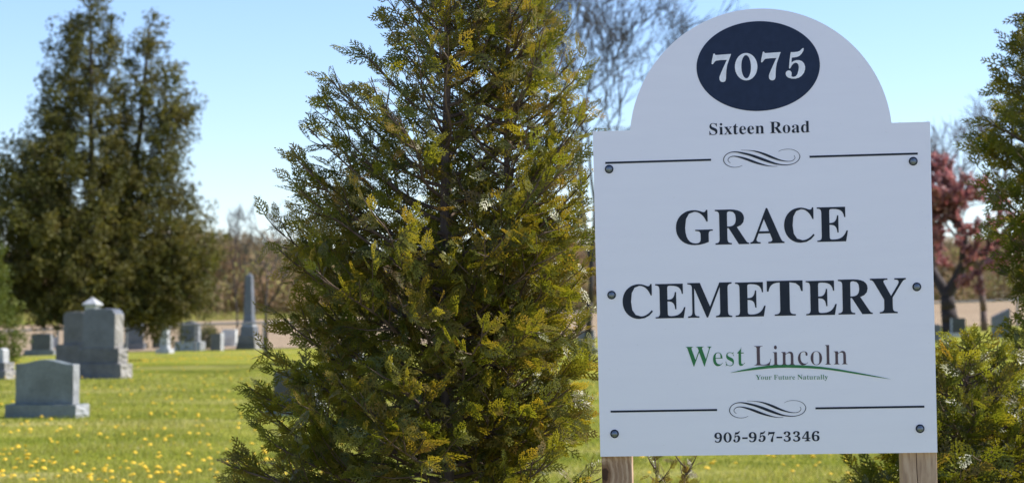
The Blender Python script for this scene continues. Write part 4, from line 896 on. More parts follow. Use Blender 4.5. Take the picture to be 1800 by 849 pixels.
# dandelions
m, nt, bs = new_mat('dandelion_petals')
n = noise(nt, 200, 3, 0.6, mapped(nt))
r_ = ramp(nt, n.outputs['Fac'], [(0.3, (0.72, 0.42, 0.01)), (0.7, (0.86, 0.58, 0.03))])
nt.links.new(r_.outputs[0], bs.inputs['Base Color']); bs.inputs['Roughness'].default_value = 0.7
M_DAND = m
m, nt, bs = new_mat('dandelion_stalk')
bs.inputs['Base Color'].default_value = (0.16, 0.2, 0.05, 1)
M_STALK = m
def dandelion_mesh(seed):
    r = random.Random(seed)
    b = MB()
    h = 0.065
    vs, fs = [(0, 0, h + 0.012)], []
    for ring, (rad, z) in enumerate(((0.009, 0.011), (0.017, 0.006), (0.024, -0.002))):
        for k in range(18):
            w = 2 * PI * k / 18 + ring * 0.17
            rr_ = rad * (1 + (0.16 if k % 2 else -0.12) * (1 if ring == 2 else 0.3)) * r.uniform(0.93, 1.07)
            vs.append((rr_ * math.cos(w), rr_ * math.sin(w), h + z + r.uniform(-0.001, 0.001)))
    vs.append((0, 0, h - 0.008))
    for k in range(18):
        k2 = (k + 1) % 18
        fs.append((0, 1 + k, 1 + k2))
        for g in (0, 1):
            fs.append((1 + g * 18 + k, 1 + (g + 1) * 18 + k, 1 + (g + 1) * 18 + k2, 1 + g * 18 + k2))
        fs.append((37 + k2, 37 + k, 55))
    b.add(vs, fs, 0)
    b.tube([(0.004, 0, -0.01), (0.002, 0.001, h * 0.5), (0, 0, h - 0.006)], [0.0016, 0.0014, 0.0014], 5, 1)
    return b.mesh('dandelion')
DM = []
for s_ in range(4):
    me = dandelion_mesh(s_); me.materials.append(M_DAND); me.materials.append(M_STALK); DM.append(me)
DG = {'a': ('yellow dandelion flower in the lawn left of the nearest cedar', 'dandelions left of the nearest cedar'),
      'b': ('yellow dandelion flower in the lawn seen between the two sign posts', 'dandelions between the sign posts')}
rd = random.Random(77)
centres = [(rd.uniform(-20, 640), 740 + 115 * rd.random() ** 0.6) for _ in range(34)]
spots = []
while len(spots) < 262:
    if rd.random() < 0.36:
        c = rd.choice(centres); px, py = rd.gauss(c[0], 60), rd.gauss(c[1], 10)
    else:
        px, py = rd.uniform(-10, 660), 700 + 155 * rd.random() ** 0.7
    if not (-15 < px < 665 and 690 < py < 862): continue
    if py < 745 and -5 < px < 165: continue
    spots.append((px, py, 'a'))
while len(spots) < 299:
    spots.append((rd.uniform(1112, 1585), rd.uniform(792, 860), 'b'))
for i, (px, py, g) in enumerate(spots):
    p = at(px, py)
    o = bpy.data.objects.new('dandelion', DM[i % 4])
    COL.objects.link(o)
    o.location = p
    s_ = rd.uniform(0.6, 1.15)
    o.scale = (s_, s_, s_ * rd.uniform(0.8, 1.25))
    o.rotation_euler = (rd.uniform(-0.45, 0.3), rd.uniform(-0.35, 0.35), rd.uniform(0, 6.28))
    tag(o, DG[g][0], 'flower', DG[g][1])
# the countless farther ones
pv = [v.co[:] for v in DM[0].vertices][:56]
T = np.array(pv)
fs = [tuple(p.vertices) for p in DM[0].polygons if p.material_index == 0]
tri = []
for f in fs:
    tri.append(f[:3])
    if len(f) == 4: tri.append((f[0], f[2], f[3]))
tri = np.array(tri)
pos = []
rd = random.Random(9)
patch = [(rd.uniform(-13, 16), rd.uniform(26, 80)) for _ in range(60)]
while len(pos) < 1700:
    if rd.random() < 0.6:
        c = rd.choice(patch); x, y = rd.gauss(c[0], 1.6), rd.gauss(c[1], 2.6)
    else:
        y = 24 + 62 * rd.random() ** 0.8; x = rd.uniform(-0.29, 0.29) * y
    if y < 24.0 or y > 88: continue
    pos.append((x, y, ground_z(x, y)))
pos = np.array(pos)
sc = np.random.default_rng(3).uniform(0.8, 1.25, len(pos))
V = (T[None] * sc[:, None, None] + pos[:, None, :]).reshape(-1, 3)
Q = (tri[None] + (np.arange(len(pos)) * len(T))[:, None, None]).reshape(-1, 3)
tag(link('dandelions', np_mesh('dandelions', V, Q, nside=3), None, M_DAND), kind='stuff',
    label='yellow dandelions dotted over the farther lawn among the graves', cat='flowers')

# ------------------------------------------------------------ the woods on the skyline
rg = np.random.default_rng(21)
WT = []
for s_ in range(7):
    sg = segs_tree(100 + s_, 1.0, levels=6, spread=30, first=0.2, ratio=0.76, r0=0.014, up=0.1)
    WT.append(ribbons(sg, 0.004, rg) )
WPAL = [(0.36, 0.25, 0.14), (0.42, 0.31, 0.18), (0.33, 0.25, 0.14), (0.44, 0.36, 0.2), (0.33, 0.32, 0.11), (0.4, 0.26, 0.16), (0.27, 0.22, 0.14)]
WWT = [4, 4, 3, 3, 1.5, 3, 2]
Vs, Cs = [], []
nt_ = 900
pal = pick(rg, nt_, WPAL, WWT, 0.15)
for i in range(nt_):
    T = WT[i % 7]
    x = rg.uniform(-125, 125); y = 305 + rg.random() ** 1.3 * 60
    h = rg.uniform(10.0, 13.5) * (1 + 0.14 * math.sin(x * 0.09) + 0.08 * math.sin(x * 0.31))
    a = rg.uniform(0, 6.28); c, s = math.cos(a), math.sin(a)
    tmax = 1.0
    P = T * h / 1.0
    P = np.stack([P[..., 0] * c - P[..., 1] * s, P[..., 0] * s + P[..., 1] * c, P[..., 2]], -1) * np.array([1, 1, 1.0])
    P = P + np.array([x, y, -0.2])
    Vs.append(P.reshape(-1, 3)); Cs.append(np.repeat(pal[i:i + 1], P.shape[0] * 4, axis=0))
V = np.concatenate(Vs); C = np.concatenate(Cs)
M_WOOD = foliage_mat('wood_twigs', 0.3, 0.9, 0.05, (1.0, 1.0, 1.0))
tag(link('woods', np_mesh('woods', V, np.arange(len(V)).reshape(-1, 4), C), None, M_WOOD), kind='stuff',
    label='bare brown spring woods along the skyline beyond the field', cat='woods')
# undergrowth at the wood's edge
nb = 12000
CL = [clump(22, s, 0.8, 0.13) for s in range(3)]
bx = rg.uniform(-125, 125, nb); by = 299 + rg.random(nb) * 50
bh = rg.uniform(1.8, 5.2, nb) * (1 + 0.35 * np.sin(bx * 0.13))
P = np.column_stack([bx, by, np.full(nb, 0.2) + rg.random(nb) ** 1.5 * 5.0])
D = np.column_stack([rg.normal(0, 0.35, nb), rg.normal(0, 0.35, nb), np.ones(nb)]); D /= np.linalg.norm(D, axis=1)[:, None]
c0 = pick(rg, nb, [(0.36, 0.26, 0.15), (0.42, 0.33, 0.18), (0.33, 0.31, 0.11), (0.28, 0.21, 0.13), (0.4, 0.28, 0.17)], [3, 2, 3, 2, 2])
V, Q, C = scatter(CL, P, D, rg.normal(0, 1, (nb, 3)), bh, c0, c0 * 1.1, rg)
tag(link('undergrowth', np_mesh('undergrowth', V, Q, C), None, M_WOOD), kind='stuff', label='tan and olive brush along the foot of the woods', cat='undergrowth')
# rough verge between the field and the woods
nb = 2600
bx = rg.uniform(-110, 110, nb); by = rg.uniform(286, 302, nb)
P = np.column_stack([bx, by, np.full(nb, -0.6)])
D = np.column_stack([rg.normal(0, 0.35, nb), rg.normal(0, 0.35, nb), np.ones(nb)]); D /= np.linalg.norm(D, axis=1)[:, None]
c0 = pick(rg, nb, [(0.34, 0.33, 0.1), (0.4, 0.34, 0.14), (0.27, 0.28, 0.08)], [3, 2, 2])
V, Q, C = scatter(CL, P, D, rg.normal(0, 1, (nb, 3)), np.full(nb, 1.9), c0, c0 * 1.1, rg)
tag(link('field_verge', np_mesh('field_verge', V, Q, C), None, M_WOOD), kind='stuff', label='yellow green strip of rough grass at the far edge of the field', cat='rough grass')

# ------------------------------------------------------------ chain link fence
FYY = 93.0
fr = empty('chain_link_fence', (0, FYY, ground_z(0, FYY)), label='grey chain link fence on thin posts between the graves and the bare field', cat='fence')
fz0 = ground_z(0, FYY)
xr = np.arange(-34, 37.01, 3.2)
b = MB()
pts = [(x, 0, ground_z(x, FYY) - fz0 + 1.27) for x in xr]
b.tube(pts, [0.045] * len(pts), 6)
b.build('top_rail', M_GALV, fr, True)
pm = MB(); pm.tube([(0, 0, -0.3), (0, 0, 1.3)], [0.05, 0.05], 8); pm.lathe([(0.045, 1.29), (0.045, 1.32), (0.02, 1.35)], 8)
pmm = pm.mesh('fence_post')
pmm.materials.append(M_GALV)
for x in xr:
    o = link('fence_post', pmm, fr); o.location = (x, 0.06, ground_z(x, FYY) - fz0)
V, Q = [], []
for x in np.arange(-34, 36.5, 0.13):
    for s in (-1, 1):
        z0 = ground_z(x, FYY) - fz0 + 0.03; x1 = x + s * 0.62; z1 = ground_z(x1, FYY) - fz0 + 1.25
        o = len(V); w = 0.006
        V += [(x - w, -0.02 + 0.006 * s, z0), (x + w, -0.02 + 0.006 * s, z0), (x1 + w, -0.02 + 0.006 * s, z1), (x1 - w, -0.02 + 0.006 * s, z1)]
        Q.append((o, o + 1, o + 2, o + 3))
link('wire_mesh', np_mesh('wire_mesh', np.array(V), np.array(Q)), fr, M_GALV)

# ------------------------------------------------------------ graves
def slab(w, d, h, top='flat', arch=0.06, n=16, rough=0.0, seed=0, taper=0.0):
    """a stone: front outline carried back, sides rough where asked"""
    r = random.Random(seed)
    pts = [(-w / 2, 0)]
    ny = 6
    for k in range(1, ny): pts.append((-w / 2 + taper * w * k / ny * 0.5, h * k / ny))
    wt = w * (1 - taper)
    for k in range(n + 1):
        t = k / n; x = -wt / 2 + wt * t
        if top == 'flat': z = h
        elif top == 'arch': z = h + arch * math.sin(PI * t)
        elif top == 'serp': z = h + arch * (0.5 - 0.5 * math.cos(2 * PI * t)) ** 1.2
        elif top == 'shoulder':
            e = min(t, 1 - t) / 0.16
            z = h + arch * (math.sqrt(max(0, 1 - (1 - min(e, 1)) ** 2))) + 0.15 * arch * math.sin(PI * t)
        elif top == 'slant': z = h + arch * (t - 0.5)
        pts.append((x, z))
    for k in range(ny - 1, 0, -1): pts.append((w / 2 - taper * w * k / ny * 0.5, h * k / ny))
    pts.append((w / 2, 0))
    np_ = len(pts); nd = 5
    b = MB(); V = []
    for j in range(nd + 1):
        y = -d / 2 + d * j / nd
        for i, (x, z) in enumerate(pts):
            q = rough if 0 < j < nd else rough * 0.3
            V.append((x + (r.uniform(-q, q) + (q * 0.9 if x > 0 else -q * 0.9)) * (abs(x) > wt * 0.47), y, z + r.uniform(-q, q) * 0.4 * (z > h * 0.95)))
    Fs = []
    for j in range(nd):
        for i in range(np_ - 1):
            Fs.append((j * np_ + i, j * np_ + i + 1, (j + 1) * np_ + i + 1, (j + 1) * np_ + i))
        Fs.append((j * np_ + np_ - 1, j * np_, (j + 1) * np_, (j + 1) * np_ + np_ - 1))
    Fs.append(tuple(range(np_))[::-1]); Fs.append(tuple(nd * np_ + i for i in range(np_)))
    b.add(V, Fs, 0)
    return b
def lift(b, z, x=0.0, y=0.0):
    b.v = [(p[0] + x, p[1] + y, p[2] + z) for p in b.v]
    return b
def finish(b, name, mats, parent, bev=0.006):
    o = b.build(name, mats, parent)
    import bmesh
    bm = bmesh.new(); bm.from_mesh(o.data)
    bmesh.ops.recalc_face_normals(bm, faces=bm.faces)
    # side faces use the second material when there is one
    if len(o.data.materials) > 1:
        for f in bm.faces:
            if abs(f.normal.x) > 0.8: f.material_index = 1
    bm.to_mesh(o.data); bm.free()
    if bev:
        mo = o.modifiers.new('b', 'BEVEL'); mo.width = bev; mo.segments = 2; mo.limit_method = 'ANGLE'; mo.angle_limit = R(50)
    return o
def stone(px, py, tiers, rz, label, cat='gravestone', name='gravestone', Y=None):
    """tiers, bottom first: (part name, width px, height px, depth m, material(s), kwargs of slab)"""
    p = at(px, py) if Y is None else atY(px, Y)
    s = p.y / F
    g = empty(name, p - Vector((0, 0, 0.02)), R(rz), label=label, cat=cat)
    z = 0.0
    for i, (pn, wp, hp, d, mats, kw) in enumerate(tiers):
        kw = dict(kw); dx = kw.pop('dx', 0) * s; 
        if 'arch' in kw: kw['arch'] *= s
        b = slab(wp * s, d, hp * s + (0.02 if i == 0 else 0), seed=int(px) + i, **kw)
        finish(lift(b, z, dx), pn, mats, g)
        z += hp * s + (0.02 if i == 0 else 0) - 0.001
    return g
# nearest grey headstone
stone(83, 733, [('base', 133, 23, 0.42, (M_GRAN, M_GRANR), dict(rough=0.012)),
                ('headstone', 109, 70, 0.2, (M_GRAN, M_GRANR), dict(top='serp', arch=8, rough=0.008))], -13,
      'low wide grey granite headstone with gently curved top, nearest the camera at left')
# tall weathered monument in two tiers
stone(181, 665, [('plinth', 89, 26, 0.56, (M_SAND, M_SANDR), dict(rough=0.03)),
                 ('base', 76, 27, 0.46, (M_SAND, M_SANDR), dict(rough=0.03)),
                 ('headstone', 60, 60, 0.42, (M_BLUE, M_SANDR), dict(top='shoulder', arch=8, rough=0.025))], -15,
      'tall weathered grey monument with rounded shoulders on a two step base')
stone(136, 648, [('base', 66, 42, 0.5, (M_SAND, M_SANDR), dict(rough=0.03)),
                 ('headstone', 42, 51, 0.36, (M_SAND, M_SANDR), dict(top='shoulder', arch=6, rough=0.02))], -15,
      'brown grey round shouldered monument half hidden behind the tall two step one')
# pale little column with pyramid cap behind it
def column_grave(px, py, top, wbase, wcol, cap_w, mat, label, rz=-15, capm=None):
    p = at(px, py); s = p.y / F
    g = empty('gravestone', p - Vector((0, 0, 0.02)), R(rz), label=label, cat='gravestone')
    b = MB(); w = wbase * s / 2; b.box((-w, -w, 0), (w, w, 9 * s)); finish(b, 'base', mat, g)
    H = (py - top) * s
    b = MB(); w0, w1 = wcol * s / 2, wcol * s / 2 * 0.9; z0, z1 = 9 * s - 0.001, H - 15 * s
    b.add([(-w0, -w0, z0), (w0, -w0, z0), (w0, w0, z0), (-w0, w0, z0), (-w1, -w1, z1), (w1, -w1, z1), (w1, w1, z1), (-w1, w1, z1)],
          [(3, 2, 1, 0), (4, 5, 6, 7), (0, 1, 5, 4), (1, 2, 6, 5), (2, 3, 7, 6), (3, 0, 4, 7)])
    finish(b, 'shaft', mat, g)
    b = MB(); c = cap_w * s / 2
    b.add([(-c, -c, z1 - 0.001), (c, -c, z1 - 0.001), (c, c, z1 - 0.001), (-c, c, z1 - 0.001), (-c, -c, z1 + 3 * s), (c, -c, z1 + 3 * s), (c, c, z1 + 3 * s), (-c, c, z1 + 3 * s), (0, 0, H)],
          [(3, 2, 1, 0), (0, 1, 5, 4), (1, 2, 6, 5), (2, 3, 7, 6), (3, 0, 4, 7), (4, 5, 8), (5, 6, 8), (6, 7, 8), (7, 4, 8)])
    finish(b, 'cap', capm or mat, g)
    return g
column_grave(162, 640, 521, 34, 22, 27, M_PALE, 'pale stone column with pointed cap rising behind the tall two step monument')
column_grave(290, 621, 562, 25, 15, 17, M_PALE, 'slender pale grey pillar stone with pointed top, on its own left of the round bush', -12)
stone(74, 624, [('base', 60, 9, 0.6, (M_GRAN, M_GRANR), dict(rough=0.01)),
                ('headstone', 40, 27, 0.25, (M_DARK, M_GRANR), dict(top='arch', arch=2))], -20,
      'low dark headstone on a pale base in the shade under the big cedars')
stone(97, 618, [('headstone', 10, 26, 0.2, (M_PALE, M_PALE), dict())], -10, 'narrow pale marker close beside the low dark headstone under the cedars')
stone(5, 666, [('base', 34, 15, 0.7, (M_SAND, M_SANDR), dict(rough=0.02)),
               ('plinth', 24, 14, 0.5, (M_SAND, M_SANDR), dict(rough=0.02)),
               ('headstone', 12, 22, 0.3, (M_PALE, M_PALE), dict(top='arch', arch=3))], -10,
      'stepped grave base cut off by the left edge of the picture')
stone(236, 617, [('base', 38, 14, 0.6, (M_BLUE, M_BLUE), dict()),
                 ('headstone', 32, 47, 0.25, (M_BLUE, M_BLUE), dict(top='arch', arch=3))], -4,
      'blue grey upright headstone just right of the tall two step monument')
stone(275, 615, [('headstone', 13, 22, 0.2, (M_DARK, M_SAND), dict())], -6, 'small dark stub of a stone between the blue grey headstone and the slender pillar')
stone(334, 616, [('base', 47, 16, 0.75, (M_PALE, M_GRANR), dict(rough=0.02)),
                 ('headstone', 34, 32, 0.4, (M_SAND, M_GRANR), dict(top='serp', arch=4, rough=0.02))], -12,
      'grey headstone on a thick pale base immediately left of the round bush')
stone(382, 616, [('headstone', 19, 30, 0.45, (M_SAND, M_PALE), dict(top='slant', arch=3))], -14, 'short grey marker with lit right side, beside the white stone')  # pale side material paints the sunlit side into the colour
stone(404, 612, [('headstone', 24, 33, 0.28, (M_WHITE, M_WHITE), dict(top='flat'))], -10, 'bright white rectangular stone between the short grey marker and the obelisk')
# obelisk
p = at(438, 614); s = p.y / F
ob = empty('obelisk', p - Vector((0, 0, 0.02)), R(-14), label='tall grey obelisk on stepped base standing over the other graves', cat='obelisk')
def frust(w0, w1, z0, z1, m, name, m2=None):
    b = MB(); a, c = w0 * s / 2, w1 * s / 2; z0 *= s; z1 *= s
    b.add([(-a, -a, z0), (a, -a, z0), (a, a, z0), (-a, a, z0), (-c, -c, z1), (c, -c, z1), (c, c, z1), (-c, c, z1)],
          [(3, 2, 1, 0), (4, 5, 6, 7), (0, 1, 5, 4), (1, 2, 6, 5), (2, 3, 7, 6), (3, 0, 4, 7)])
    finish(b, name, (m, m2 or m), ob, 0.01)
frust(36, 35, -1, 13, M_DARK, 'base', M_SANDR)  # dark front and paler sides paint shade and sunlight into the base
frust(32, 31, 12.97, 25, M_SAND, 'base', M_SANDR)
frust(26, 24, 24.97, 41, M_BLUE, 'plinth')
frust(21, 20, 40.97, 44, M_PALE, 'plinth')
frust(19, 14, 43.97, 65, M_BLUE, 'plinth')
frust(15.5, 10.5, 64.97, 129, M_BLUE, 'shaft')
frust(10.5, 1, 128.97, 135, M_BLUE, 'cap')
# stones glimpsed through the near cedar and beside the sign
stone(520, 730, [('base', 96, 24, 0.42, (M_GRAN, M_GRANR), dict(rough=0.012)),
                 ('headstone', 74, 52, 0.2, (M_DARK, M_GRANR), dict(top='serp', arch=7))], -13,
      'black granite headstone on a grey base, half hidden behind the nearest cedar')
stone(585, 672, [('base', 60, 14, 0.5, (M_SAND, M_SANDR), dict(rough=0.01)),
                 ('headstone', 44, 50, 0.25, (M_BLUE, M_GRANR), dict(top='arch', arch=4))], -13,
      'blue grey headstone farther behind the nearest cedar than the black granite one')
stone(620, 640, [('base', 50, 12, 0.5, (M_PALE, M_PALE), dict()),
                 ('headstone', 36, 42, 0.25, (M_SAND, M_GRANR), dict(top='arch', arch=4))], -13, 'grey arched headstone glimpsed through the left half of the nearest cedar')
stone(852, 612, [('base', 44, 10, 0.5, (M_PALE, M_PALE), dict()),
                 ('headstone', 34, 34, 0.25, (M_DARK, M_GRANR), dict(top='flat'))], -8, 'dark headstone glimpsed between both stems of the nearest cedar')
stone(942, 600, [('base', 52, 9, 0.5, (M_BLUE, M_BLUE), dict()),
                 ('headstone', 42, 44, 0.25, (M_BLUE, M_PALE), dict(top='arch', arch=4))], -6, 'blue headstone glimpsed right of the second stem of the nearest cedar')
stone(1030, 622, [('base', 40, 10, 0.5, (M_SAND, M_PALE), dict()),
                 ('headstone', 30, 32, 0.25, (M_BLUE, M_PALE), dict(top='flat'))], -6, 'grey blue headstone glimpsed just left of the white sign board')
stone(1646, 600, [('headstone', 13, 28, 0.25, (M_BLUE, M_SAND), dict(top='arch', arch=2))], 4, 'narrow grey stone peeping out past the right edge of the sign board')
stone(1684, 592, [('base', 40, 7, 0.4, (M_PALE, M_PALE), dict()),
                  ('headstone', 24, 26, 0.25, (M_DARK, M_PALE), dict(top='flat'))], 4, 'dark headstone on a flat pale base behind the trunk of the purple tree')
stone(1759, 594, [('headstone', 30, 44, 0.3, (M_BLUE, M_BLUE), dict(top='slant', arch=14))], 10, 'slanted blue grey stone right of the purple tree, beside the right hand cedar')

# ------------------------------------------------------------ far trees
def tab(zs, rs):
    return lambda z: float(np.interp(z, zs, rs))
def env2(L, Rr_, depth=0.9):
    def e(z, az):
        t = math.sin(az); k = math.cos(az) ** 2
        t = max(-1.0, min(1.0, t * 1.7))
        r = (L(z) * (1 - t) + Rr_(z) * (1 + t)) / 2
        return r * (1 - (1 - depth) * k)
    return e
def straight(p0, p1, r0, r1, n=8, wob=0.0, seed=0):
    r = random.Random(seed)
    P = [(p0[0] + (p1[0] - p0[0]) * k / n + r.uniform(-wob, wob) * (0 < k < n), p0[1] + (p1[1] - p0[1]) * k / n + r.uniform(-wob, wob) * (0 < k < n), p0[2] + (p1[2] - p0[2]) * k / n) for k in range(n + 1)]
    return P, [r0 + (r1 - r0) * k / n for k in range(n + 1)]
CLF = [clump(36, s + 40, 0.55, 0.18) for s in range(4)]
FPAL = [(0.045, 0.053, 0.015), (0.09, 0.092, 0.024), (0.16, 0.145, 0.036), (0.12, 0.088, 0.03)]
YT = 70.0
t1 = atY(160, YT)
root = empty('cedar_tree', t1, label='tall broad dark cedar at far left, taller of the two there', cat='tree')
zs = [0.9, 2.3, 4.3, 6.3, 7.5, 8.3, 10.3, 11.4, 12.4, 13.2]
eL = tab(zs, [2.0, 2.9, 3.2, 3.0, 2.5, 1.75, 1.4, 1.0, 0.6, 0.1])
eR = tab(zs, [1.6, 2.0, 1.7, 1.3, 1.1, 0.9, 0.8, 0.65, 0.45, 0.1])
P_, r_ = straight((0, 0, -0.2), (-0.1, 0, 13.0), 0.2, 0.03, 10, 0.05, 3)
conifer(root, [(P_, r_, env2(eL, eR), 0.9, 12.8)], 31, 0.078, 0.25, 0.2, 0.74, CLF, M_FARLEAF, FPAL, FPAL, [3, 4, 3, 1.5], [2, 4, 4, 1], lift=0.35, inner=0.2, barkm=M_FBARK, twigm=M_FBARK, sides=5, sec_len=0.38, grow=1.18, bare_frac=0.08)
t2 = atY(204, YT + 1.5)
root = empty('cedar_tree', t2, label='dark cedar with leaning stem, just right of the tallest one at far left', cat='tree')
zs = [0.9, 2.3, 3.3, 4.6, 5.7, 6.6, 8.2, 9.4, 10.4, 11.3, 12.2]
eR = tab(zs, [1.9, 3.0, 3.2, 2.8, 1.9, 1.7, 1.6, 1.5, 1.0, 0.6, 0.15])
eL = tab(zs, [1.0, 1.4, 1.4, 1.2, 1.0, 0.8, 0.7, 0.6, 0.45, 0.3, 0.1])
P_ = [(0, 0, -0.2), (0.05, 0, 2), (0.25, 0, 4.3), (0.55, 0, 6.3), (0.85, 0, 8.4), (1.0, 0, 10.4), (1.15, 0, 12.2)]
conifer(root, [(P_, [0.19, 0.17, 0.15, 0.12, 0.09, 0.06, 0.025], env2(eL, eR), 0.9, 12.0)], 32, 0.078, 0.25, 0.2, 0.72, CLF, M_FARLEAF, FPAL, FPAL, [3, 4, 3, 1.5], [2, 4, 5, 1], lift=0.35, inner=0.2, barkm=M_FBARK, twigm=M_FBARK, sides=5, sec_len=0.38, grow=1.18, bare_frac=0.08)
# spruce at the left edge
GP = [(0.07, 0.1, 0.02), (0.11, 0.14, 0.028), (0.16, 0.17, 0.035)]
root = empty('spruce_tree', atY(-22, 56), label='small yellow green spruce cut off by the left edge', cat='tree')
P_, r_ = straight((0, 0, -0.2), (0, 0, 3.6), 0.09, 0.02)
conifer(root, [(P_, r_, lambda z, a: max(0.05, 0.95 * max(0.0, 1 - z / 3.8) ** 0.6), 0.2, 3.5)], 33, 0.07, 0.14, 0.12, 0.5, CLF, M_FARLEAF, GP, GP, [3, 4, 3], [2, 3, 4], lift=0.1, inner=0.2, barkm=M_FBARK, twigm=M_FBARK, sides=4)
root = empty('round_bush', at(366, 614), label='clipped round yellow green bush between two headstones', cat='bush')
P_, r_ = straight((0, 0, -0.1), (0, 0, 1.0), 0.05, 0.02)
conifer(root, [(P_, r_, lambda z, a: 0.42 * math.sqrt(max(0.02, 1 - ((z - 0.62) / 0.72) ** 2)), 0.02, 1.02)], 34, 0.02, 0.07, 0.05, 0.26, CLF, M_FARLEAF, [(0.1, 0.11, 0.02), (0.15, 0.14, 0.025), (0.07, 0.085, 0.015)], [(0.2, 0.18, 0.03), (0.13, 0.13, 0.02)], [3, 3, 2], [3, 2], lift=0.25, inner=0.4, barkm=M_FBARK, twigm=M_FBARK, sides=3, parts=('trunk', 'branches', 'leaves'))
root = empty('pine_tree', atY(430, 125), label='small sparse pine with flat tiers, its top showing above the woods left of the obelisk', cat='tree')
P_, r_ = straight((0, 0, -0.2), (0, 0, 6.0), 0.09, 0.02)
conifer(root, [(P_, r_, lambda z, a: 0.15 + max(0.0, 1.3 * (6.2 - z) / 3.2) * (0.55 + 0.45 * math.sin(z * 7)), 3.4, 5.9)], 35, 0.12, 0.3, 0.25, 0.3, CLF, M_FARLEAF, [(0.06, 0.08, 0.04), (0.09, 0.11, 0.05)], [(0.09, 0.11, 0.05), (0.12, 0.13, 0.06)], [1, 1], [1, 1], lift=0.12, inner=0.4, barkm=M_FBARK, twigm=M_FBARK, sides=3)

def bare(px, Y, H, seed, label, **k):
    root = empty('bare_tree', atY(px, Y), label=label, cat='tree')
    rm = k.pop('rmin', 0.006); bm_ = k.pop('bark', M_GBARK)
    tree_from_segs(root, segs_tree(seed, H, **k), barkm=bm_, rmin=rm)
    return root
bare(1032, 52, 13.5, 4, 'large leafless tree with fine upswept twigs rising between the nearest cedar and the sign', levels=8, spread=30, lean=(0.03, 0), r0=0.1, first=0.13, ratio=0.84, rmin=0.008, up=0.09, nchild=(2, 3))
bare(468, 80, 6.3, 6, 'small leafless tree with several thin stems just right of the obelisk', levels=5, spread=34, r0=0.07, first=0.2, ratio=0.8, rmin=0.012, up=0.08)
bare(418, 120, 8.4, 9, 'thin wispy leafless sapling rising faintly above the woods left of the obelisk', levels=5, spread=14, r0=0.06, first=0.3, ratio=0.72, rmin=0.010, up=0.15)
bare(1730, 88, 11.0, 12, 'leafless reddish tree whose twigs show above the purple tree at right', levels=7, spread=30, r0=0.16, first=0.2, ratio=0.78, rmin=0.011, up=0.06, bark=bark_mat('reddish_bark', (0.08, 0.05, 0.045), (0.2, 0.14, 0.12), 6))
# purple leaved plum
root = empty('plum_tree', at(1672, 588), label='purple leaved plum tree with dark forked trunk, right of the sign board', cat='tree')
Hp = 1.0
sg = segs_tree(5, 7.6, levels=7, spread=42, r0=0.4, first=0.11, ratio=0.85, up=0.0, nchild=(2, 3))
tree_from_segs(root, sg, barkm=bark_mat('plum_bark', (0.02, 0.014, 0.014), (0.06, 0.045, 0.045), 8), rmin=0.007)
rg = np.random.default_rng(8)
tw = [s_ for s_ in sg if s_[4] >= 2 and s_[1].z > 1.6]
P = []
for s_ in tw:
    for k in range(11):
        t = rg.random(); P.append(np.array(s_[0]) * (1 - t) + np.array(s_[1]) * t + rg.normal(0, 0.05, 3))
P = np.array(P)
print('plum leaves', len(P))
if len(P) > 90000: P = P[rg.permutation(len(P))[:90000]]
n = len(P)
LQ = [(np.array([(-.5, 0, 0), (-.4, 1, .1), (.4, 1, -.1), (.5, 0, 0)]), np.array([0, 1, 1, 0.]))]
D = rg.normal(0, 1, (n, 3)); D /= np.linalg.norm(D, axis=1)[:, None]
pc = pick(rg, n, [(0.3, 0.15, 0.15), (0.4, 0.22, 0.21), (0.19, 0.09, 0.095), (0.5, 0.34, 0.3)], [4, 4, 2, 1.5], 0.25)
V, Q, C = scatter(LQ, P, D, rg.normal(0, 1, (n, 3)), rg.uniform(0.07, 0.15, n), pc, pc, rg)
link('crown', np_mesh('crown', V, Q, C), root, M_PETAL)

# ------------------------------------------------------------ near cedars
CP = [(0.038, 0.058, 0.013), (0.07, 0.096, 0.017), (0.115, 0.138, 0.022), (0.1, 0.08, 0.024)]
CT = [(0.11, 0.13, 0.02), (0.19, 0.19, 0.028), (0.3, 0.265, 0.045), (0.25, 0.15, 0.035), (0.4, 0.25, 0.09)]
CY = 5.98
cx_ = (785 - 900) / F * CY
root = empty('cedar_tree', (cx_, CY, 0), label='nearest cedar, two thin stems and fern like sprays, in sharp focus beside the sign', cat='tree')
Zy = lambda y: 1.45 + (545 - y) / F * CY
zs = [0.2] + [Zy(y) for y in (849, 800, 740, 640, 560, 520, 470, 375, 265, 140, 60, 0)] + [2.8, 3.15]
eL = tab(zs, [0.6] + [v_ / 585 for v_ in (366, 412, 366, 356, 315, 276, 320, 330, 288, 226, 165, 140)] + [0.1, 0.03])
eR = tab(zs, [0.45] + [v_ / 585 for v_ in (262, 262, 264, 262, 262, 262, 262, 262, 260, 256, 240, 215)] + [0.14, 0.03])
P1, r1_ = straight((0, 0, -0.1), (0.0, 0, 3.1), 0.026, 0.005, 14, 0.006, 5)
P2 = [(0.0, 0.0, 0.35), (0.06, 0.02, 0.6), (0.13, 0.03, 0.9), (0.175, 0.03, 1.25), (0.185, 0.03, 1.6), (0.18, 0.03, 2.0), (0.19, 0.02, 2.45), (0.19, 0.02, 2.75)]
e2 = tab([0.6, 1.0, 1.5, 2.2, 2.4, 2.6, 2.8], [0.22, 0.27, 0.27, 0.25, 0.2, 0.12, 0.03])
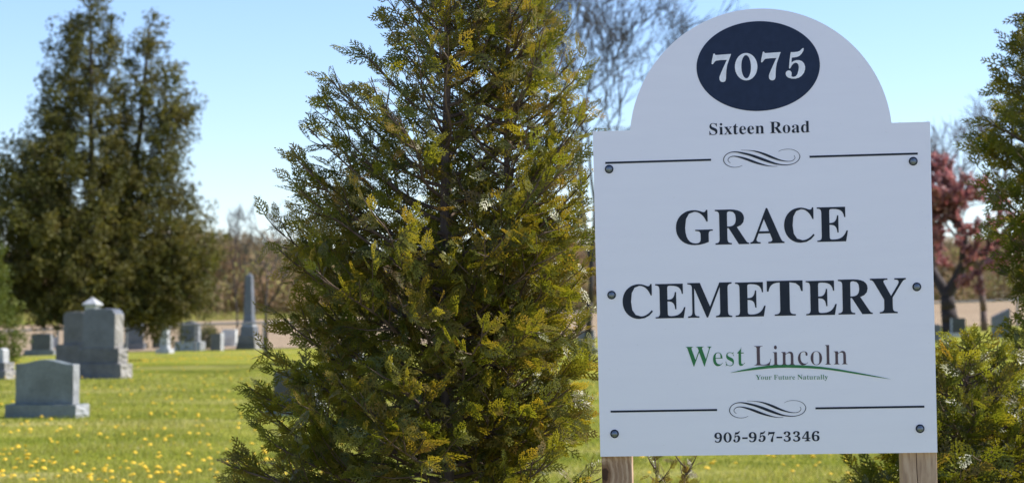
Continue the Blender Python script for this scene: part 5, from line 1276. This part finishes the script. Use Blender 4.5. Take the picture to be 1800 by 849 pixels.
P3, n3 = conifer(root, [(P1, r1_, env2(eL, eR, 0.9), 0.18, 3.05), (P2, [0.018, 0.017, 0.015, 0.013, 0.011, 0.009, 0.006, 0.004], lambda z, a: e2(z), 0.95, 2.72)],
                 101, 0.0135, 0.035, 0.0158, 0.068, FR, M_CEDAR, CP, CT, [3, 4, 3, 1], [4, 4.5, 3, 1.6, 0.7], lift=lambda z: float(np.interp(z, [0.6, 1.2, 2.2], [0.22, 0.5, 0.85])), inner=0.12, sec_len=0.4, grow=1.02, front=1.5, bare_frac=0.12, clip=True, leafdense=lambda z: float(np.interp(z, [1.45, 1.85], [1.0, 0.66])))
print('near cedar sprays', n3)
# right hand cedar
CY2 = 8.6
root = empty('cedar_tree', ((1905 - 900) / F * CY2, CY2, 0), label='cedar cut off by the right edge, soft in focus behind the sign', cat='tree')
Z2 = lambda y: 1.45 + (545 - y) / F * CY2
zs = [0.2] + [Z2(y) for y in (849, 700, 600, 520, 460, 400, 300, 190, 100, 0)] + [3.3, 3.7]
eL = tab(zs, [0.5] + [v_ / 407 for v_ in (190, 150, 140, 145, 160, 175, 202, 200, 148, 112)] + [0.1, 0.02])
P1, r1_ = straight((0, 0, -0.1), (0.0, 0, 3.65), 0.03, 0.005, 12, 0.006, 8)
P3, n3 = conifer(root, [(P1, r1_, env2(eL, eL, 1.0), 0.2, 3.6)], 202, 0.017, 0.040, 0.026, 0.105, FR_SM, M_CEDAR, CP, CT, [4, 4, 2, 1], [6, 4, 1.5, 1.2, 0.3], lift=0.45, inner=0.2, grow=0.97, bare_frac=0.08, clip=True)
print('right cedar sprays', n3)
# low cedar bush behind the right post
CY3 = 7.4
root = empty('cedar_bush', ((1700 - 900) / F * CY3, CY3, 0), label='low cedar bush behind the right post of the sign', cat='bush')
e3 = tab([0.1, 0.6, 0.85, 1.0, 1.15, 1.25, 1.33, 1.42], [0.5, 0.5, 0.48, 0.43, 0.35, 0.26, 0.16, 0.04])
P1, r1_ = straight((0, 0, -0.1), (0.0, 0, 1.36), 0.02, 0.004, 8, 0.006, 8)
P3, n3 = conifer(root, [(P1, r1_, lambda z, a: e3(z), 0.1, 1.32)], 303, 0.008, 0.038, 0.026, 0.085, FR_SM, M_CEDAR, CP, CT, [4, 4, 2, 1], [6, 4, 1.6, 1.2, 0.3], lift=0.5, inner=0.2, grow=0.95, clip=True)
print('bush sprays', n3)
# thin sapling behind the left post
CY4 = 6.4
root = empty('cedar_sapling', ((1168 - 900) / F * CY4, CY4, 0), label='thin half brown cedar sapling showing just right of the left post', cat='sapling')
P1, r1_ = straight((0, 0, -0.1), (0.0, 0, 0.9), 0.008, 0.002, 6, 0.01, 8)
P2, r2_ = straight((0, 0, 0.3), (0.07, 0.02, 0.95), 0.005, 0.0015, 6, 0.006, 4)
P4, r4_ = straight((0, 0, 0.3), (-0.03, 0.02, 0.98), 0.005, 0.0015, 6, 0.006, 4)
BP = [(0.06, 0.07, 0.02), (0.12, 0.09, 0.03)]
conifer(root, [(P1, r1_, lambda z, a: 0.12, 0.3, 0.86), (P2, r2_, lambda z, a: 0.06, 0.6, 0.95), (P4, r4_, lambda z, a: 0.05, 0.6, 0.97)], 404, 0.035, 0.04, 0.04, 0.045, FR_SM, M_CEDAR, BP, [(0.2, 0.14, 0.05), (0.28, 0.2, 0.09), (0.1, 0.1, 0.03)], [2, 2], [2, 2, 1], lift=1.1, inner=0.3)
